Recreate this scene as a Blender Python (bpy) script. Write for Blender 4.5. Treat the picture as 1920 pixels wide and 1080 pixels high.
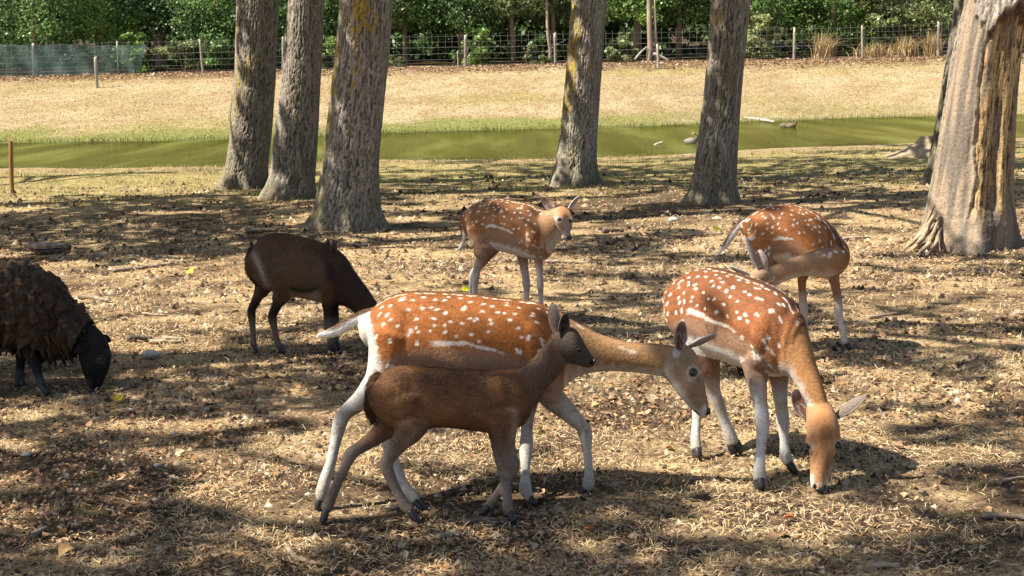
import bpy, math, random
import numpy as np
from mathutils import Matrix, Vector
from mathutils.kdtree import KDTree
rng = np.random.default_rng(7)
random.seed(7)
for o in list(bpy.data.objects):
    bpy.data.objects.remove(o)
SC = bpy.context.scene
COL = SC.collection

# ------------------------------------------------------------------ camera
F_PX, W_PX, H_PX = 2667.0, 1920.0, 1080.0
CAM = np.array([0.0, 0.0, 1.70])
PITCH, ROLL = math.atan(400 / F_PX), math.radians(1.3)
_F = np.array([0, math.cos(PITCH), -math.sin(PITCH)])
_R0 = np.array([1.0, 0, 0]); _U0 = np.array([0, math.sin(PITCH), math.cos(PITCH)])
_R = math.cos(ROLL) * _R0 - math.sin(ROLL) * _U0
_U = math.sin(ROLL) * _R0 + math.cos(ROLL) * _U0
cd = bpy.data.cameras.new('camera'); cam = bpy.data.objects.new('camera', cd); COL.objects.link(cam)
cam.matrix_world = Matrix(((_R[0], _U[0], -_F[0], CAM[0]), (_R[1], _U[1], -_F[1], CAM[1]),
                           (_R[2], _U[2], -_F[2], CAM[2]), (0, 0, 0, 1)))
cd.sensor_width = 36; cd.lens = F_PX / W_PX * 36; cd.clip_end = 2000; cd.clip_start = 0.1
SC.camera = cam

# ------------------------------------------------------------------ sky, sun, exposure
TO_SUN = np.array([-0.60, -0.12, 0.79]); TO_SUN /= np.linalg.norm(TO_SUN)
SUN_EL = math.asin(TO_SUN[2]); SUN_AZ = math.atan2(TO_SUN[0], TO_SUN[1])
wd = bpy.data.worlds.new('World'); SC.world = wd; wd.use_nodes = True
nt = wd.node_tree; nt.nodes.clear()
sky = nt.nodes.new('ShaderNodeTexSky'); sky.sky_type = 'NISHITA'; sky.sun_disc = False
sky.sun_elevation = SUN_EL; sky.sun_rotation = SUN_AZ % (2 * math.pi); sky.dust_density = 1.5
bg = nt.nodes.new('ShaderNodeBackground'); bg.inputs['Strength'].default_value = 0.068
wo = nt.nodes.new('ShaderNodeOutputWorld')
nt.links.new(sky.outputs[0], bg.inputs[0]); nt.links.new(bg.outputs[0], wo.inputs[0])
sl = bpy.data.lights.new('sun', 'SUN'); sl.energy = 5.0; sl.angle = math.radians(0.53); sl.color = (1.0, 0.945, 0.83)
so = bpy.data.objects.new('sun', sl); COL.objects.link(so)
so.rotation_euler = Vector(TO_SUN).to_track_quat('Z', 'Y').to_euler(); so.location = (-20, 0, 30)
SC.view_settings.view_transform = 'Standard'; SC.view_settings.look = 'None'
SC.view_settings.gamma = 1.0; SC.view_settings.use_curve_mapping = False
SC.view_settings.exposure = 1.46
SC.render.engine = 'CYCLES'
SC.cycles.max_bounces = 6; SC.cycles.transparent_max_bounces = 12

# ------------------------------------------------------------------ projection helpers
def ray(px, py):
    return _F + _R * ((px - W_PX / 2) / F_PX) - _U * ((py - H_PX / 2) / F_PX)
def at(px, py, Y):
    d = ray(px, py); return CAM + d * ((Y - CAM[1]) / d[1])
def ground(px, py, z=0.0):
    d = ray(px, py); return CAM + d * ((z - CAM[2]) / d[2])
def project(P):
    Q = np.asarray(P) - CAM; w = Q @ _F
    return W_PX / 2 + F_PX * (Q @ _R) / w, H_PX / 2 - F_PX * (Q @ _U) / w

# ------------------------------------------------------------------ numpy noise
def _h(i, j, s):
    n = (i.astype(np.int64) * 374761393 + j.astype(np.int64) * 668265263 + s * 974711) & 0x7fffffff
    n = ((n ^ (n >> 13)) * 1274126177) & 0x7fffffff
    return ((n ^ (n >> 16)) & 0xffff) / 65535.0
def vnoise(x, y, s=0):
    x = np.asarray(x, float); y = np.asarray(y, float)
    i = np.floor(x).astype(int); j = np.floor(y).astype(int); u = x - i; v = y - j
    u = u * u * (3 - 2 * u); v = v * v * (3 - 2 * v)
    return ((_h(i, j, s) * (1 - u) + _h(i + 1, j, s) * u) * (1 - v) + (_h(i, j + 1, s) * (1 - u) + _h(i + 1, j + 1, s) * u) * v)
def fbm(x, y, o=4, s=0):
    a, t, r = 0.5, 0.0, 0
    for k in range(o):
        r = r + a * vnoise(x * 2 ** k, y * 2 ** k, s + k * 17); t += a; a *= 0.5
    return r / t
def sstep(a, b, x):
    t = np.clip((x - a) / (b - a), 0, 1); return t * t * (3 - 2 * t)
def voro(u, v, nu, s=0, jit=0.8):
    i = np.floor(u).astype(int); j = np.floor(v).astype(int)
    f1 = np.full(u.shape, 9.0); f2 = np.full(u.shape, 9.0); cid = np.zeros(u.shape)
    for a in (-1, 0, 1):
        for b in (-1, 0, 1):
            ci = i + a; cj = j + b; cm = np.mod(ci, nu)
            dx = ci + 0.5 + (_h(cm, cj, s) - 0.5) * jit - u; dy = cj + 0.5 + (_h(cm, cj, s + 5) - 0.5) * jit - v
            d = np.sqrt(dx * dx + dy * dy); nearer = d < f1
            f2 = np.where(nearer, f1, np.minimum(f2, d)); cid = np.where(nearer, _h(cm, cj, s + 9), cid); f1 = np.where(nearer, d, f1)
    return f1, f2, cid

# ------------------------------------------------------------------ mesh helpers
def set_props(o, label=None, cat=None, group=None, kind=None):
    for k, v in (('label', label), ('category', cat), ('group', group), ('kind', kind)):
        if v: o[k] = v
    return o
def empty(name, loc, **kw):
    o = bpy.data.objects.new(name, None); COL.objects.link(o); o.location = Vector(loc); o.empty_display_size = 0.2
    return set_props(o, **kw)
def make_mesh(name, V, faces, mat=None, colors=None, smooth=True):
    V = np.asarray(V, np.float32).reshape(-1, 3); me = bpy.data.meshes.new(name)
    if isinstance(faces, np.ndarray):
        k = faces.shape[1]; nf = len(faces)
        me.vertices.add(len(V)); me.vertices.foreach_set('co', V.ravel())
        me.loops.add(nf * k); me.loops.foreach_set('vertex_index', faces.astype(np.int32).ravel())
        me.polygons.add(nf); me.polygons.foreach_set('loop_start', np.arange(0, nf * k, k, dtype=np.int32))
        me.update(calc_edges=True)
    else:
        me.from_pydata([tuple(map(float, v)) for v in V], [], [tuple(map(int, f)) for f in faces]); me.update()
    if smooth: me.polygons.foreach_set('use_smooth', np.ones(len(me.polygons), bool))
    if colors is not None: put_color(me, colors)
    if mat: me.materials.append(mat)
    return me
def put_color(me, c, name='Col'):
    c = np.asarray(c, np.float32)
    if c.shape[1] == 3: c = np.c_[c, np.ones(len(c), np.float32)]
    a = me.attributes.new(name, 'FLOAT_COLOR', 'POINT'); a.data.foreach_set('color', c.astype(np.float32).ravel())
def link(name, me, parent=None, **kw):
    o = bpy.data.objects.new(name, me); COL.objects.link(o)
    if parent is not None: o.parent = parent
    return set_props(o, **kw)
def obj(name, V, faces, mat=None, parent=None, colors=None, smooth=True, **kw):
    V = np.asarray(V, float).reshape(-1, 3)
    if parent is not None:
        b = np.zeros(3); p = parent
        while p is not None: b = b + np.array(p.location); p = p.parent
        V = V - b
    return link(name, make_mesh(name, V, faces, mat, colors, smooth), parent, **kw)
def grid_faces(R, n, wrap=True):
    i = np.arange(R - 1)[:, None]; j = np.arange(n if wrap else n - 1)[None, :]; k = (j + 1) % n
    return np.stack([i * n + j, i * n + k, (i + 1) * n + k, (i + 1) * n + j], -1).reshape(-1, 4)
def catmull(P, m):
    P = np.asarray(P, float); n = len(P)
    if n < 3:
        t = np.linspace(0, 1, m + 1)[:, None]; return P[0] * (1 - t) + P[-1] * t
    Q = np.vstack([2 * P[0] - P[1], P, 2 * P[-1] - P[-2]]); out = []
    for i in range(n - 1):
        p0, p1, p2, p3 = Q[i:i + 4]
        for t in np.linspace(0, 1, m, endpoint=False):
            out.append(0.5 * (2 * p1 + (p2 - p0) * t + (2 * p0 - 5 * p1 + 4 * p2 - p3) * t * t + (3 * p1 - p0 - 3 * p2 + p3) * t ** 3))
    out.append(P[-1]); return np.array(out)
def unit(v): return v / (np.linalg.norm(v, axis=-1, keepdims=True) + 1e-9)
def tube(P, r, n=8, m=4):
    """closed tapered tube through P (world), radius per point"""
    D = catmull(np.c_[np.asarray(P, float), np.asarray(r, float)], m); C, rr = D[:, :3], np.maximum(D[:, 3], 1e-4)
    T = unit(np.gradient(C, axis=0)); ref = np.array([0.13, 0.2, 1.0]) if abs(T[:, 2]).mean() < 0.8 else np.array([1.0, 0.1, 0.05])
    A = unit(np.cross(T, ref)); S = np.cross(T, A); a = np.linspace(0, 2 * math.pi, n, endpoint=False)
    V = C[:, None] + rr[:, None, None] * (A[:, None] * np.cos(a)[None, :, None] + S[:, None] * np.sin(a)[None, :, None])
    V = V.reshape(-1, 3); f = [tuple(q) for q in grid_faces(len(C), n)]
    f.append(tuple(range(n))[::-1]); f.append(tuple(range((len(C) - 1) * n, len(C) * n)))
    return V, f
class Acc:
    def __init__(s): s.v, s.f, s.n = [], [], 0
    def add(s, V, f):
        V = np.asarray(V).reshape(-1, 3); s.v.append(V); s.f += [tuple(int(i) + s.n for i in q) for q in f]; s.n += len(V)
    def get(s): return np.vstack(s.v), s.f

# ------------------------------------------------------------------ materials
def mat_new(name):
    m = bpy.data.materials.new(name); m.use_nodes = True; t = m.node_tree; t.nodes.clear()
    out = t.nodes.new('ShaderNodeOutputMaterial'); b = t.nodes.new('ShaderNodeBsdfPrincipled'); t.links.new(b.outputs[0], out.inputs[0])
    return m, t, b, out
def N(t, typ, ins=None, **kw):
    n = t.nodes.new(typ)
    for k, v in kw.items(): setattr(n, k, v)
    for k, v in (ins or {}).items():
        if hasattr(v, 'is_output'): t.links.new(v, n.inputs[k])
        else: n.inputs[k].default_value = v
    return n
def ramp(t, fac, stops):
    r = t.nodes.new('ShaderNodeValToRGB'); t.links.new(fac, r.inputs[0]); e = r.color_ramp.elements
    while len(e) < len(stops): e.new(0.5)
    for q, (p, c) in zip(e, stops): q.position = p; q.color = (*c, 1) if len(c) == 3 else c
    return r.outputs[0]
def mixc(t, fac, a, b, mode='MIX'):
    n = t.nodes.new('ShaderNodeMix'); n.data_type = 'RGBA'; n.blend_type = mode
    for s, v in ((n.inputs[0], fac), (n.inputs[6], a), (n.inputs[7], b)):
        if hasattr(v, 'is_output'): t.links.new(v, s)
        else: s.default_value = v if not isinstance(v, tuple) else ((*v, 1) if len(v) == 3 else v)
    return n.outputs[2]
def attr(t, name='Col'):
    n = t.nodes.new('ShaderNodeAttribute'); n.attribute_name = name; return n.outputs['Color']
def mat_attr(name, rough=0.85, spec=0.2, nscale=40.0, namt=0.35, bump=0.3, bdist=0.01, transl=0.0):
    """colour from the mesh's own colour attribute, broken up with fine noise and relief"""
    m, t, b, out = mat_new(name); c = attr(t)
    tc = N(t, 'ShaderNodeTexCoord'); nz = N(t, 'ShaderNodeTexNoise', {'Vector': tc.outputs['Object'], 'Scale': nscale, 'Detail': 4.0})
    g = ramp(t, nz.outputs[0], [(0.25, (1 - namt,) * 3), (0.75, (1 + namt * .6,) * 3)])
    col = mixc(t, 1.0, c, g, 'MULTIPLY'); t.links.new(col, b.inputs['Base Color'])
    b.inputs['Roughness'].default_value = rough; b.inputs['Specular IOR Level'].default_value = spec
    if bump:
        bp = N(t, 'ShaderNodeBump', {'Strength': bump, 'Distance': bdist, 'Height': nz.outputs[0]}); t.links.new(bp.outputs[0], b.inputs['Normal'])
    if transl:
        tr = N(t, 'ShaderNodeBsdfTranslucent', {'Color': col}); mx = N(t, 'ShaderNodeMixShader', {0: transl})
        t.links.new(b.outputs[0], mx.inputs[1]); t.links.new(tr.outputs[0], mx.inputs[2]); t.links.new(mx.outputs[0], out.inputs[0])
    return m
def mat_noise(name, stops, scale=8.0, rough=0.85, spec=0.2, bump=0.3, bdist=0.01, stretch=(1, 1, 1)):
    m, t, b, out = mat_new(name); tc = N(t, 'ShaderNodeTexCoord')
    mp = N(t, 'ShaderNodeMapping', {'Vector': tc.outputs['Object'], 'Scale': stretch})
    nz = N(t, 'ShaderNodeTexNoise', {'Vector': mp.outputs[0], 'Scale': scale, 'Detail': 6.0})
    t.links.new(ramp(t, nz.outputs[0], stops), b.inputs['Base Color'])
    b.inputs['Roughness'].default_value = rough; b.inputs['Specular IOR Level'].default_value = spec
    bp = N(t, 'ShaderNodeBump', {'Strength': bump, 'Distance': bdist, 'Height': nz.outputs[0]}); t.links.new(bp.outputs[0], b.inputs['Normal'])
    return m
M = {}
M['fur'] = mat_attr('animal_fur', 0.75, 0.15, 90, 0.25, 0.35, 0.006)
M['hair'] = mat_attr('fur_hair', 0.7, 0.10, 30, 0.15, 0.0)
M['bark'] = mat_attr('tree_bark', 0.9, 0.15, 45, 0.4, 0.6, 0.012)
M['wood'] = mat_attr('bare_wood', 0.8, 0.2, 30, 0.3, 0.4, 0.008)
M['litter'] = mat_attr('dry_litter', 0.85, 0.15, 60, 0.25, 0.0, transl=0.18)
M['leaf'] = mat_attr('green_leaf', 0.45, 0.5, 12, 0.2, 0.0, transl=0.42)
M['eye'] = mat_noise('dark_eye', [(0.3, (0.004, 0.003, 0.002)), (0.7, (0.012, 0.007, 0.004))], 60, 0.06, 0.6, 0.0)
M['hoof'] = mat_noise('black_hoof', [(0.3, (0.012, 0.011, 0.011)), (0.7, (0.035, 0.032, 0.03))], 80, 0.5, 0.35, 0.3, 0.002)
M['post'] = mat_noise('weathered_post', [(0.3, (0.19, 0.165, 0.13)), (0.7, (0.40, 0.36, 0.29))], 12, 0.85, 0.15, 0.4, 0.01, (1, 1, 0.15))
M['wire'] = mat_noise('galvanised_wire', [(0.3, (0.13, 0.125, 0.115)), (0.7, (0.24, 0.23, 0.21))], 20, 0.5, 0.4, 0.0)
M['stone'] = mat_noise('pale_stone', [(0.3, (0.26, 0.24, 0.21)), (0.7, (0.55, 0.52, 0.47))], 25, 0.85, 0.2, 0.5, 0.008)
M['stick'] = mat_noise('dead_stick', [(0.3, (0.11, 0.08, 0.055)), (0.7, (0.36, 0.28, 0.20))], 18, 0.85, 0.15, 0.6, 0.008, (1, 1, 1))
M['darkwood'] = mat_noise('dark_stick', [(0.3, (0.045, 0.033, 0.025)), (0.7, (0.15, 0.115, 0.085))], 18, 0.85, 0.15, 0.6, 0.008)
# ================================================================== SETTING: terrain, pond
ZW, Y_FENCE = -0.05, 62.0
_near = [(-400, 316), (0, 314), (200, 314), (430, 312), (720, 299), (1040, 296), (1200, 292), (1300, 286), (1500, 275), (1700, 268), (1755, 263), (2300, 246)]
_far = [(-400, 276), (0, 268), (250, 266), (430, 262), (720, 250), (1000, 243), (1230, 236), (1400, 229), (1600, 222), (1760, 219), (2300, 206)]
NE = np.array([ground(a, b, ZW)[:2] for a, b in _near]); FE = np.array([ground(a, b, ZW)[:2] for a, b in _far])
def shore_near(x): return np.interp(x, NE[:, 0], NE[:, 1]) + (fbm(x * 0.7, x * 0 + 3.1, 3, 5) - .5) * 0.9
def shore_far(x): return np.interp(x, FE[:, 0], FE[:, 1]) + (fbm(x * 0.5, x * 0 + 9.1, 3, 8) - .5) * 1.2
_CT = np.array([ground(*p)[:2] for p in [(599, 957), (796, 957), (1006, 949), (604, 984), (788, 984), (964, 982), (1384, 853), (1308, 862), (1425, 921), (1493, 889), (1536, 925), (1536, 940), (895, 602), (885, 591), (992, 604), (1020, 611), (1597, 658), (1512, 648), (1420, 657), (1436, 645), (484, 663), (534, 663), (626, 661), (637, 655), (712, 665), (92, 740), (38, 727), (180, 735)]])
def terrain(x, y, micro=True):
    x = np.asarray(x, float); y = np.asarray(y, float); yn, yf = shore_near(x), shore_far(x)
    z = np.zeros(np.broadcast(x, y).shape)
    z = np.where(y < yn, ZW * sstep(yn - 3.5, yn, y) - 0.0, z)
    inside = (y >= yn) & (y <= yf); m = np.minimum(y - yn, yf - y)
    z = np.where(inside, ZW - 0.45 * np.clip(m / 3.0, 0, 1), z)
    q = y - yf; s = np.clip((y - yf - 2.0) / (Y_FENCE - yf - 2.0), 0, 1)
    zb = ZW + 0.10 * np.clip(q / 2.0, 0, 1) + (2.08 - ZW - 0.10) * (0.75 * s + 0.25 * s * s) + np.clip(y - Y_FENCE, 0, 14) * 0.035 + np.clip(y - 76, 0, 400) * 0.06
    z = np.where(y > yf, zb, z)
    if micro:
        near = 1 - sstep(24, 30, y)
        tread = np.zeros(z.shape); ok_ = (y > 4) & (y < 12)
        for c_ in _CT: tread = np.maximum(tread, np.exp(-((x - c_[0]) ** 2 + (y - c_[1]) ** 2) / .16 ** 2) * ok_)
        z = z - .010 * near * ok_; near = near * (1 - tread)
        z = z + near * ((fbm(x * 1.1, y * 1.1, 3, 2) - .5) * 0.05 + (fbm(x * 5.0, y * 5.0, 3, 4) - .5) * 0.035 * (1 - sstep(9, 16, y)) )
        z = z + (y > yf + 2) * (fbm(x * .8, y * .8, 4, 6) - .5) * 0.10
    return z
def spaced(parts):
    out = []
    for a, b, st in parts: out.append(np.arange(a, b, st))
    return np.concatenate(out)
ys = spaced([(-60, 0, 6), (0, 4.4, 0.4), (4.4, 9, 0.035), (9, 14, 0.07), (14, 30, 0.2), (30, 50, 0.35), (50, 64, 0.5), (64, 110, 3), (110, 520, 40)])
xp = spaced([(0, 3.2, 0.045), (3.2, 7, 0.12), (7, 26, 0.5), (26, 60, 3), (60, 420, 40)]); xs = np.concatenate([-xp[:0:-1], xp])
XX, YY = np.meshgrid(xs, ys); ZZ = terrain(XX, YY)
yn, yf = shore_near(XX), shore_far(XX)
n1 = fbm(XX * .5, YY * .5, 4, 21); n2 = fbm(XX * 1.7, YY * 1.7, 4, 31)
def zmix(a, b, f): return a * (1 - f[..., None]) + b * f[..., None]
EARTH = np.array([.125, .085, .052]); TAN = np.array([.52, .37, .205]); GOLD = np.array([.385, .295, .165]); PALEGOLD = np.array([.45, .36, .22])
GREEN = np.array([.175, .18, .055]); MUD = np.array([.085, .065, .038]); SAND = np.array([.36, .27, .15]); SHADEGRASS = np.array([.36, .30, .125])
n3 = fbm(XX * 4, YY * 4, 3, 41)
c = zmix(EARTH + 0 * ZZ[..., None], TAN, sstep(.40, .60, n1 * .40 + n2 * .3 + n3 * .30))
c = zmix(c, SHADEGRASS, sstep(17, 25, YY + (n1 - .5) * 8) * (1 - .25 * sstep(.4, .65, n2)))
c = zmix(c, SAND, sstep(yn - 2.6, yn - 1.3, YY + (n2 - .5) * 1.6))
c = zmix(c, MUD, ((YY > yn - .12) & (YY < yf + .15)) * 1.0)
bank = zmix(GOLD + 0 * ZZ[..., None], PALEGOLD, sstep(.42, .62, n1)); bank = zmix(bank, np.array([.31, .205, .095]), .55 * sstep(.50, .68, n2))
bank = zmix(bank, np.array([.28, .24, .075]), .5 * sstep(.5, .7, fbm(XX * .22, YY * .35, 4, 77)))
bank = zmix(bank, GREEN * 1.25, (1 - sstep(yf + 2.4, yf + 4.6, YY + (n1 - .5) * 4.5)) * (0.35 + .65 * sstep(8, 2, XX)))
bank = zmix(bank, GREEN * .9, 1 - sstep(yf + .35, yf + .9, YY + (n2 - .5) * .7))
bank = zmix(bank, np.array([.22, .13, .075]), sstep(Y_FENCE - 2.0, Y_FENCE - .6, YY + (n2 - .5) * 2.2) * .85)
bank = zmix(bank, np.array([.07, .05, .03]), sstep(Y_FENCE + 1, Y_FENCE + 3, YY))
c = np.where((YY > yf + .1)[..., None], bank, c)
V = np.stack([XX, YY, ZZ], -1).reshape(-1, 3)
m, t, b, out = mat_new('ground_soil'); ca = attr(t); tc = N(t, 'ShaderNodeTexCoord')
nA = N(t, 'ShaderNodeTexNoise', {'Vector': tc.outputs['Object'], 'Scale': 55.0, 'Detail': 6.0, 'Roughness': .7})
nB = N(t, 'ShaderNodeTexNoise', {'Vector': tc.outputs['Object'], 'Scale': 6.0, 'Detail': 8.0, 'Roughness': .72})
vo = N(t, 'ShaderNodeTexVoronoi', {'Vector': tc.outputs['Object'], 'Scale': 38.0})
g1 = ramp(t, nA.outputs[0], [(.36, (.30, .29, .28)), (.50, (.95, .94, .92)), (.66, (1.6, 1.55, 1.45))]); g2 = ramp(t, nB.outputs[0], [(.34, (.55, .55, .56)), (.66, (1.35, 1.33, 1.3))])
cc = mixc(t, 1.0, mixc(t, 1.0, ca, g1, 'MULTIPLY'), g2, 'MULTIPLY')
cc = mixc(t, 1.0, cc, ramp(t, vo.outputs['Distance'], [(.05, (1.25, 1.22, 1.15)), (.5, (.72, .72, .72))]), 'MULTIPLY')
t.links.new(cc, b.inputs['Base Color']); b.inputs['Roughness'].default_value = .95; b.inputs['Specular IOR Level'].default_value = .08
hs = N(t, 'ShaderNodeMath', {0: nA.outputs[0], 1: nB.outputs[0]}, operation='ADD')
bp = N(t, 'ShaderNodeBump', {'Strength': .8, 'Distance': .03, 'Height': hs.outputs[0]}); t.links.new(bp.outputs[0], b.inputs['Normal'])
obj('ground', V, grid_faces(len(ys), len(xs), False), m, colors=c.reshape(-1, 3), kind='structure', label='dry trampled park ground sloping up beyond the pond')

# pond water: a sheet that ends just inside the banks
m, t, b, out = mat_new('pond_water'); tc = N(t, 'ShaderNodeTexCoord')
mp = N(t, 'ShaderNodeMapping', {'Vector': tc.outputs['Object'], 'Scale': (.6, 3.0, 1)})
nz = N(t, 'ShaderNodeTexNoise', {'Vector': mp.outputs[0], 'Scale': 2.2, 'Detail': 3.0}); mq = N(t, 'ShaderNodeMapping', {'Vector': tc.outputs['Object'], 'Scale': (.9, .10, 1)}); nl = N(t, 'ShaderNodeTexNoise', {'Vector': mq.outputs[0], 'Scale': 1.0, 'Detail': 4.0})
t.links.new(ramp(t, nl.outputs[0], [(.36, (.024, .027, .006)), (.52, (.042, .046, .010)), (.68, (.085, .092, .026))]), b.inputs['Base Color'])  # streaks in the base colour stand in for reflections of the trees
b.inputs['Roughness'].default_value = .5; b.inputs['Specular IOR Level'].default_value = 0.0
bp = N(t, 'ShaderNodeBump', {'Strength': .10, 'Distance': .05, 'Height': nz.outputs[0]}); t.links.new(bp.outputs[0], b.inputs['Normal'])
gl = N(t, 'ShaderNodeBsdfGlossy', {'Color': (.72, .78, .46, 1), 'Roughness': .02, 'Normal': bp.outputs[0]}); mx = N(t, 'ShaderNodeMixShader', {0: .30}); t.links.new(b.outputs[0], mx.inputs[1]); t.links.new(gl.outputs[0], mx.inputs[2]); t.links.new(mx.outputs[0], out.inputs[0])
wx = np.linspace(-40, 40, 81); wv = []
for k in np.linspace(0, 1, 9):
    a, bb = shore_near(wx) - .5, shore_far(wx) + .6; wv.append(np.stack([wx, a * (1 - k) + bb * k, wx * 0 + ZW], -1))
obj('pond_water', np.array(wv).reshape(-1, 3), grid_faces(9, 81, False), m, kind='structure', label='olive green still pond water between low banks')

# ================================================================== GROVE TREES
LEAVES = {}      # tree key -> list of leaf arrays (crowns are filled further down)
TREES = []
def trunk_mesh(prof, Y, seed, ztop=9.0, wound=False, moss=0.5, fine_to=4.2, light=1.0):
    """prof: (py, left px, right px) from the root up; returns verts, faces, colours, centre function"""
    pts = []
    for py, l, r in prof:
        a, b_ = at(l, py, Y), at(r, py, Y); pts.append((a[2] * .5 + b_[2] * .5, (a[0] + b_[0]) / 2, (b_[0] - a[0]) / 2))
    pts = np.array(sorted(pts)); pts[0, 0] = min(pts[0, 0], 0.0)
    z0 = pts[0, 0]; zt = pts[-1, 0]; lean = (pts[-1, 1] - pts[-3, 1]) / (pts[-1, 0] - pts[-3, 0])
    ext = []
    for zz in np.linspace(zt + .6, ztop, 6):
        ext.append((zz, pts[-1, 1] + lean * .7 * (zz - zt), pts[-1, 2] * (1 - .62 * (zz - zt) / (ztop - zt))))
    pts = np.vstack([pts, ext])
    zs = np.concatenate([np.arange(-.12, fine_to, .014), np.arange(fine_to, ztop + .01, .12)])
    cx = np.interp(zs, pts[:, 0], pts[:, 1]); rr = np.interp(zs, pts[:, 0], pts[:, 2])
    k = 9; ker = np.ones(2 * k + 1) / (2 * k + 1)
    cx = np.convolve(np.pad(cx, k, 'edge'), ker, 'valid'); rr = np.convolve(np.pad(rr, k, 'edge'), ker, 'valid')
    n = 168; th = np.linspace(0, 2 * math.pi, n, endpoint=False); TH, Z = np.meshgrid(th, zs)   # th=0 right, -pi/2 (3pi/2) towards camera
    R = np.repeat(rr[:, None], n, 1); Cx = np.repeat(cx[:, None], n, 1); rm = rr[len(rr) // 3]
    flare = np.exp(-np.clip(Z, 0, 9) / .17); ph = seed * 1.7
    R = R * (1 + flare * (.16 * np.cos(5 * TH + ph) + .10 * np.cos(3 * TH + 2 * ph) + .06 * np.cos(9 * TH + ph)))
    R = R * (1 + .025 * (fbm(np.cos(TH) * 2 + 7 + seed, np.sin(TH) * 2 + Z * .8, 3, seed) - .5) * 2)
    nu = max(12, int(2 * math.pi * rm / .045)); u = TH / (2 * math.pi) * nu; v = Z / .105
    wob = (fbm(u * .7, v * .7, 2, seed + 3) - .5) * .9; tw = np.sin(Z * 2.1 + seed) * .5
    per = lambda a_, b_, o_, q_: fbm(np.cos(TH) * nu * a_ + 50, np.sin(TH) * nu * a_ + 50 + v * b_, o_, q_)
    wn1, wn2 = (per(.16, .55, 3, seed + 40) - .5) * 2.4, (per(.16, .55, 3, seed + 44) - .5) * 2.4
    line = lambda x_, w_: 1 - sstep(.0, w_, np.abs(x_ - np.floor(x_) - .5))
    g_ = .62 - .30 * sstep(1.4, 3.0, Z + (seed % 5) * .2)
    p_, q_ = u + v * g_ * .55 + wn1, u - v * g_ * .55 + wn2; m1, m2 = sstep(.30, .52, per(.30, .5, 2, seed + 46)), sstep(.30, .52, per(.30, .5, 2, seed + 48))
    crack = np.maximum(line(p_, .21) * (.35 + .65 * m1), line(q_, .19) * (.25 + .75 * m2)); cid = _h(np.mod(np.floor(p_ + .5), nu), np.floor(q_ + .5), seed)
    crack = np.clip(crack + .45 * (fbm(u * 2.5, v * 1.2, 3, seed + 8) - .5), 0, 1)
    base = np.array([.265, .226, .182]) * light; dark = np.array([.022, .018, .014])
    plate = base * (.72 + .5 * cid[..., None]) * (.85 + .3 * fbm(u * 2, v * 2, 3, seed + 12)[..., None])
    depth = .018
    front = np.sin(TH); leftness = -np.cos(TH)
    col = zmix(plate, dark + 0 * plate, crack * .86)
    lo = fbm(u * .25 + 5, v * .18, 3, seed + 22)
    mm = sstep(.46, .66, lo + .30 * leftness * moss - .02 + .10 * Z * moss - .22) * sstep(.35, .55, fbm(u * 1.3, v * 1.6, 3, seed + 25)) * moss * 1.5
    col = zmix(col, zmix(np.array([.17, .14, .05]) + 0 * col, np.array([.37, .25, .02]) + 0 * col, sstep(.7, 1.7, Z)), np.clip(mm * .9, 0, .85) * (1 - .5 * crack))
    gm = sstep(.5, .7, fbm(u * .3 + 2, v * .12, 3, seed + 27) - .1 * (Z - 1)) * .40
    col = zmix(col, np.array([.13, .115, .05]) + 0 * col, gm)
    dirt = np.exp(-np.clip(Z, 0, 9) / .10) * .4; col = zmix(col, np.array([.16, .11, .07]) + 0 * col, dirt)
    R = R - depth * crack + .006 * (fbm(u * 4, v * 4, 2, seed + 2) - .5)
    if wound: R, col = wound(TH, Z, R, col, crack)
    X = Cx + R * np.cos(TH); Yy = Y + R * np.sin(TH)
    V = np.stack([X, Yy, Z], -1).reshape(-1, 3)
    f = [tuple(q) for q in grid_faces(len(zs), n)] + [tuple(range((len(zs) - 1) * n, len(zs) * n))]
    return V, f, col.reshape(-1, 3), (cx[-1], Y, ztop, rr[-1]), (cx[20], Y)

def add_tree(key, name, prof, Y, seed, label, **kw):
    V, f, col, top, foot = trunk_mesh(prof, Y, seed, **kw)
    root = empty(name, (foot[0], foot[1], 0), label=label, cat='tree', group='tall trees of the grove')
    obj('trunk', V, f, M['bark'], root, col)
    TREES.append(dict(key=key, root=root, top=np.array(top[:3]), r=top[3], foot=np.array(foot)))
def Yg(px, py): return float(ground(px, py)[1])
add_tree('t1', 'poplar_tree', [(353, 408, 503), (335, 414, 500), (305, 423, 503), (250, 432, 510), (150, 440, 517), (0, 444, 522)], Yg(455, 352), 3, 'leftmost of the three clustered thick trunks, mossy towards its top', moss=.55)
add_tree('t2', 'poplar_tree', [(373, 489, 594), (350, 500, 592), (320, 508, 593), (250, 514, 597), (150, 527, 601), (0, 540, 609)], Yg(540, 372), 5, 'middle grey trunk of the left cluster with a bare pale patch at its foot', moss=.12)
add_tree('t3', 'poplar_tree', [(430, 574, 724), (405, 586, 714), (370, 594, 711), (300, 605, 711), (200, 617, 720), (100, 628, 730), (0, 637, 736)], Yg(650, 428), 8, 'largest leaning trunk of the left cluster with yellow lichen on its left side', moss=.75, light=1.15)
add_tree('t4', 'poplar_tree', [(347, 1024, 1123), (330, 1033, 1119), (310, 1040, 1118), (250, 1050, 1120), (150, 1060, 1127), (0, 1072, 1138)], Yg(1075, 346), 11, 'slim trunk with bright yellow lichen standing right of the middle', moss=1.0, light=1.25)
add_tree('t5', 'poplar_tree', [(382, 1286, 1389), (360, 1295, 1384), (330, 1300, 1382), (250, 1310, 1385), (150, 1322, 1393), (0, 1333, 1408)], Yg(1340, 381), 14, 'dark leaning trunk between the pond and the doe with the raised tail', moss=.4, light=.95)
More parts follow.
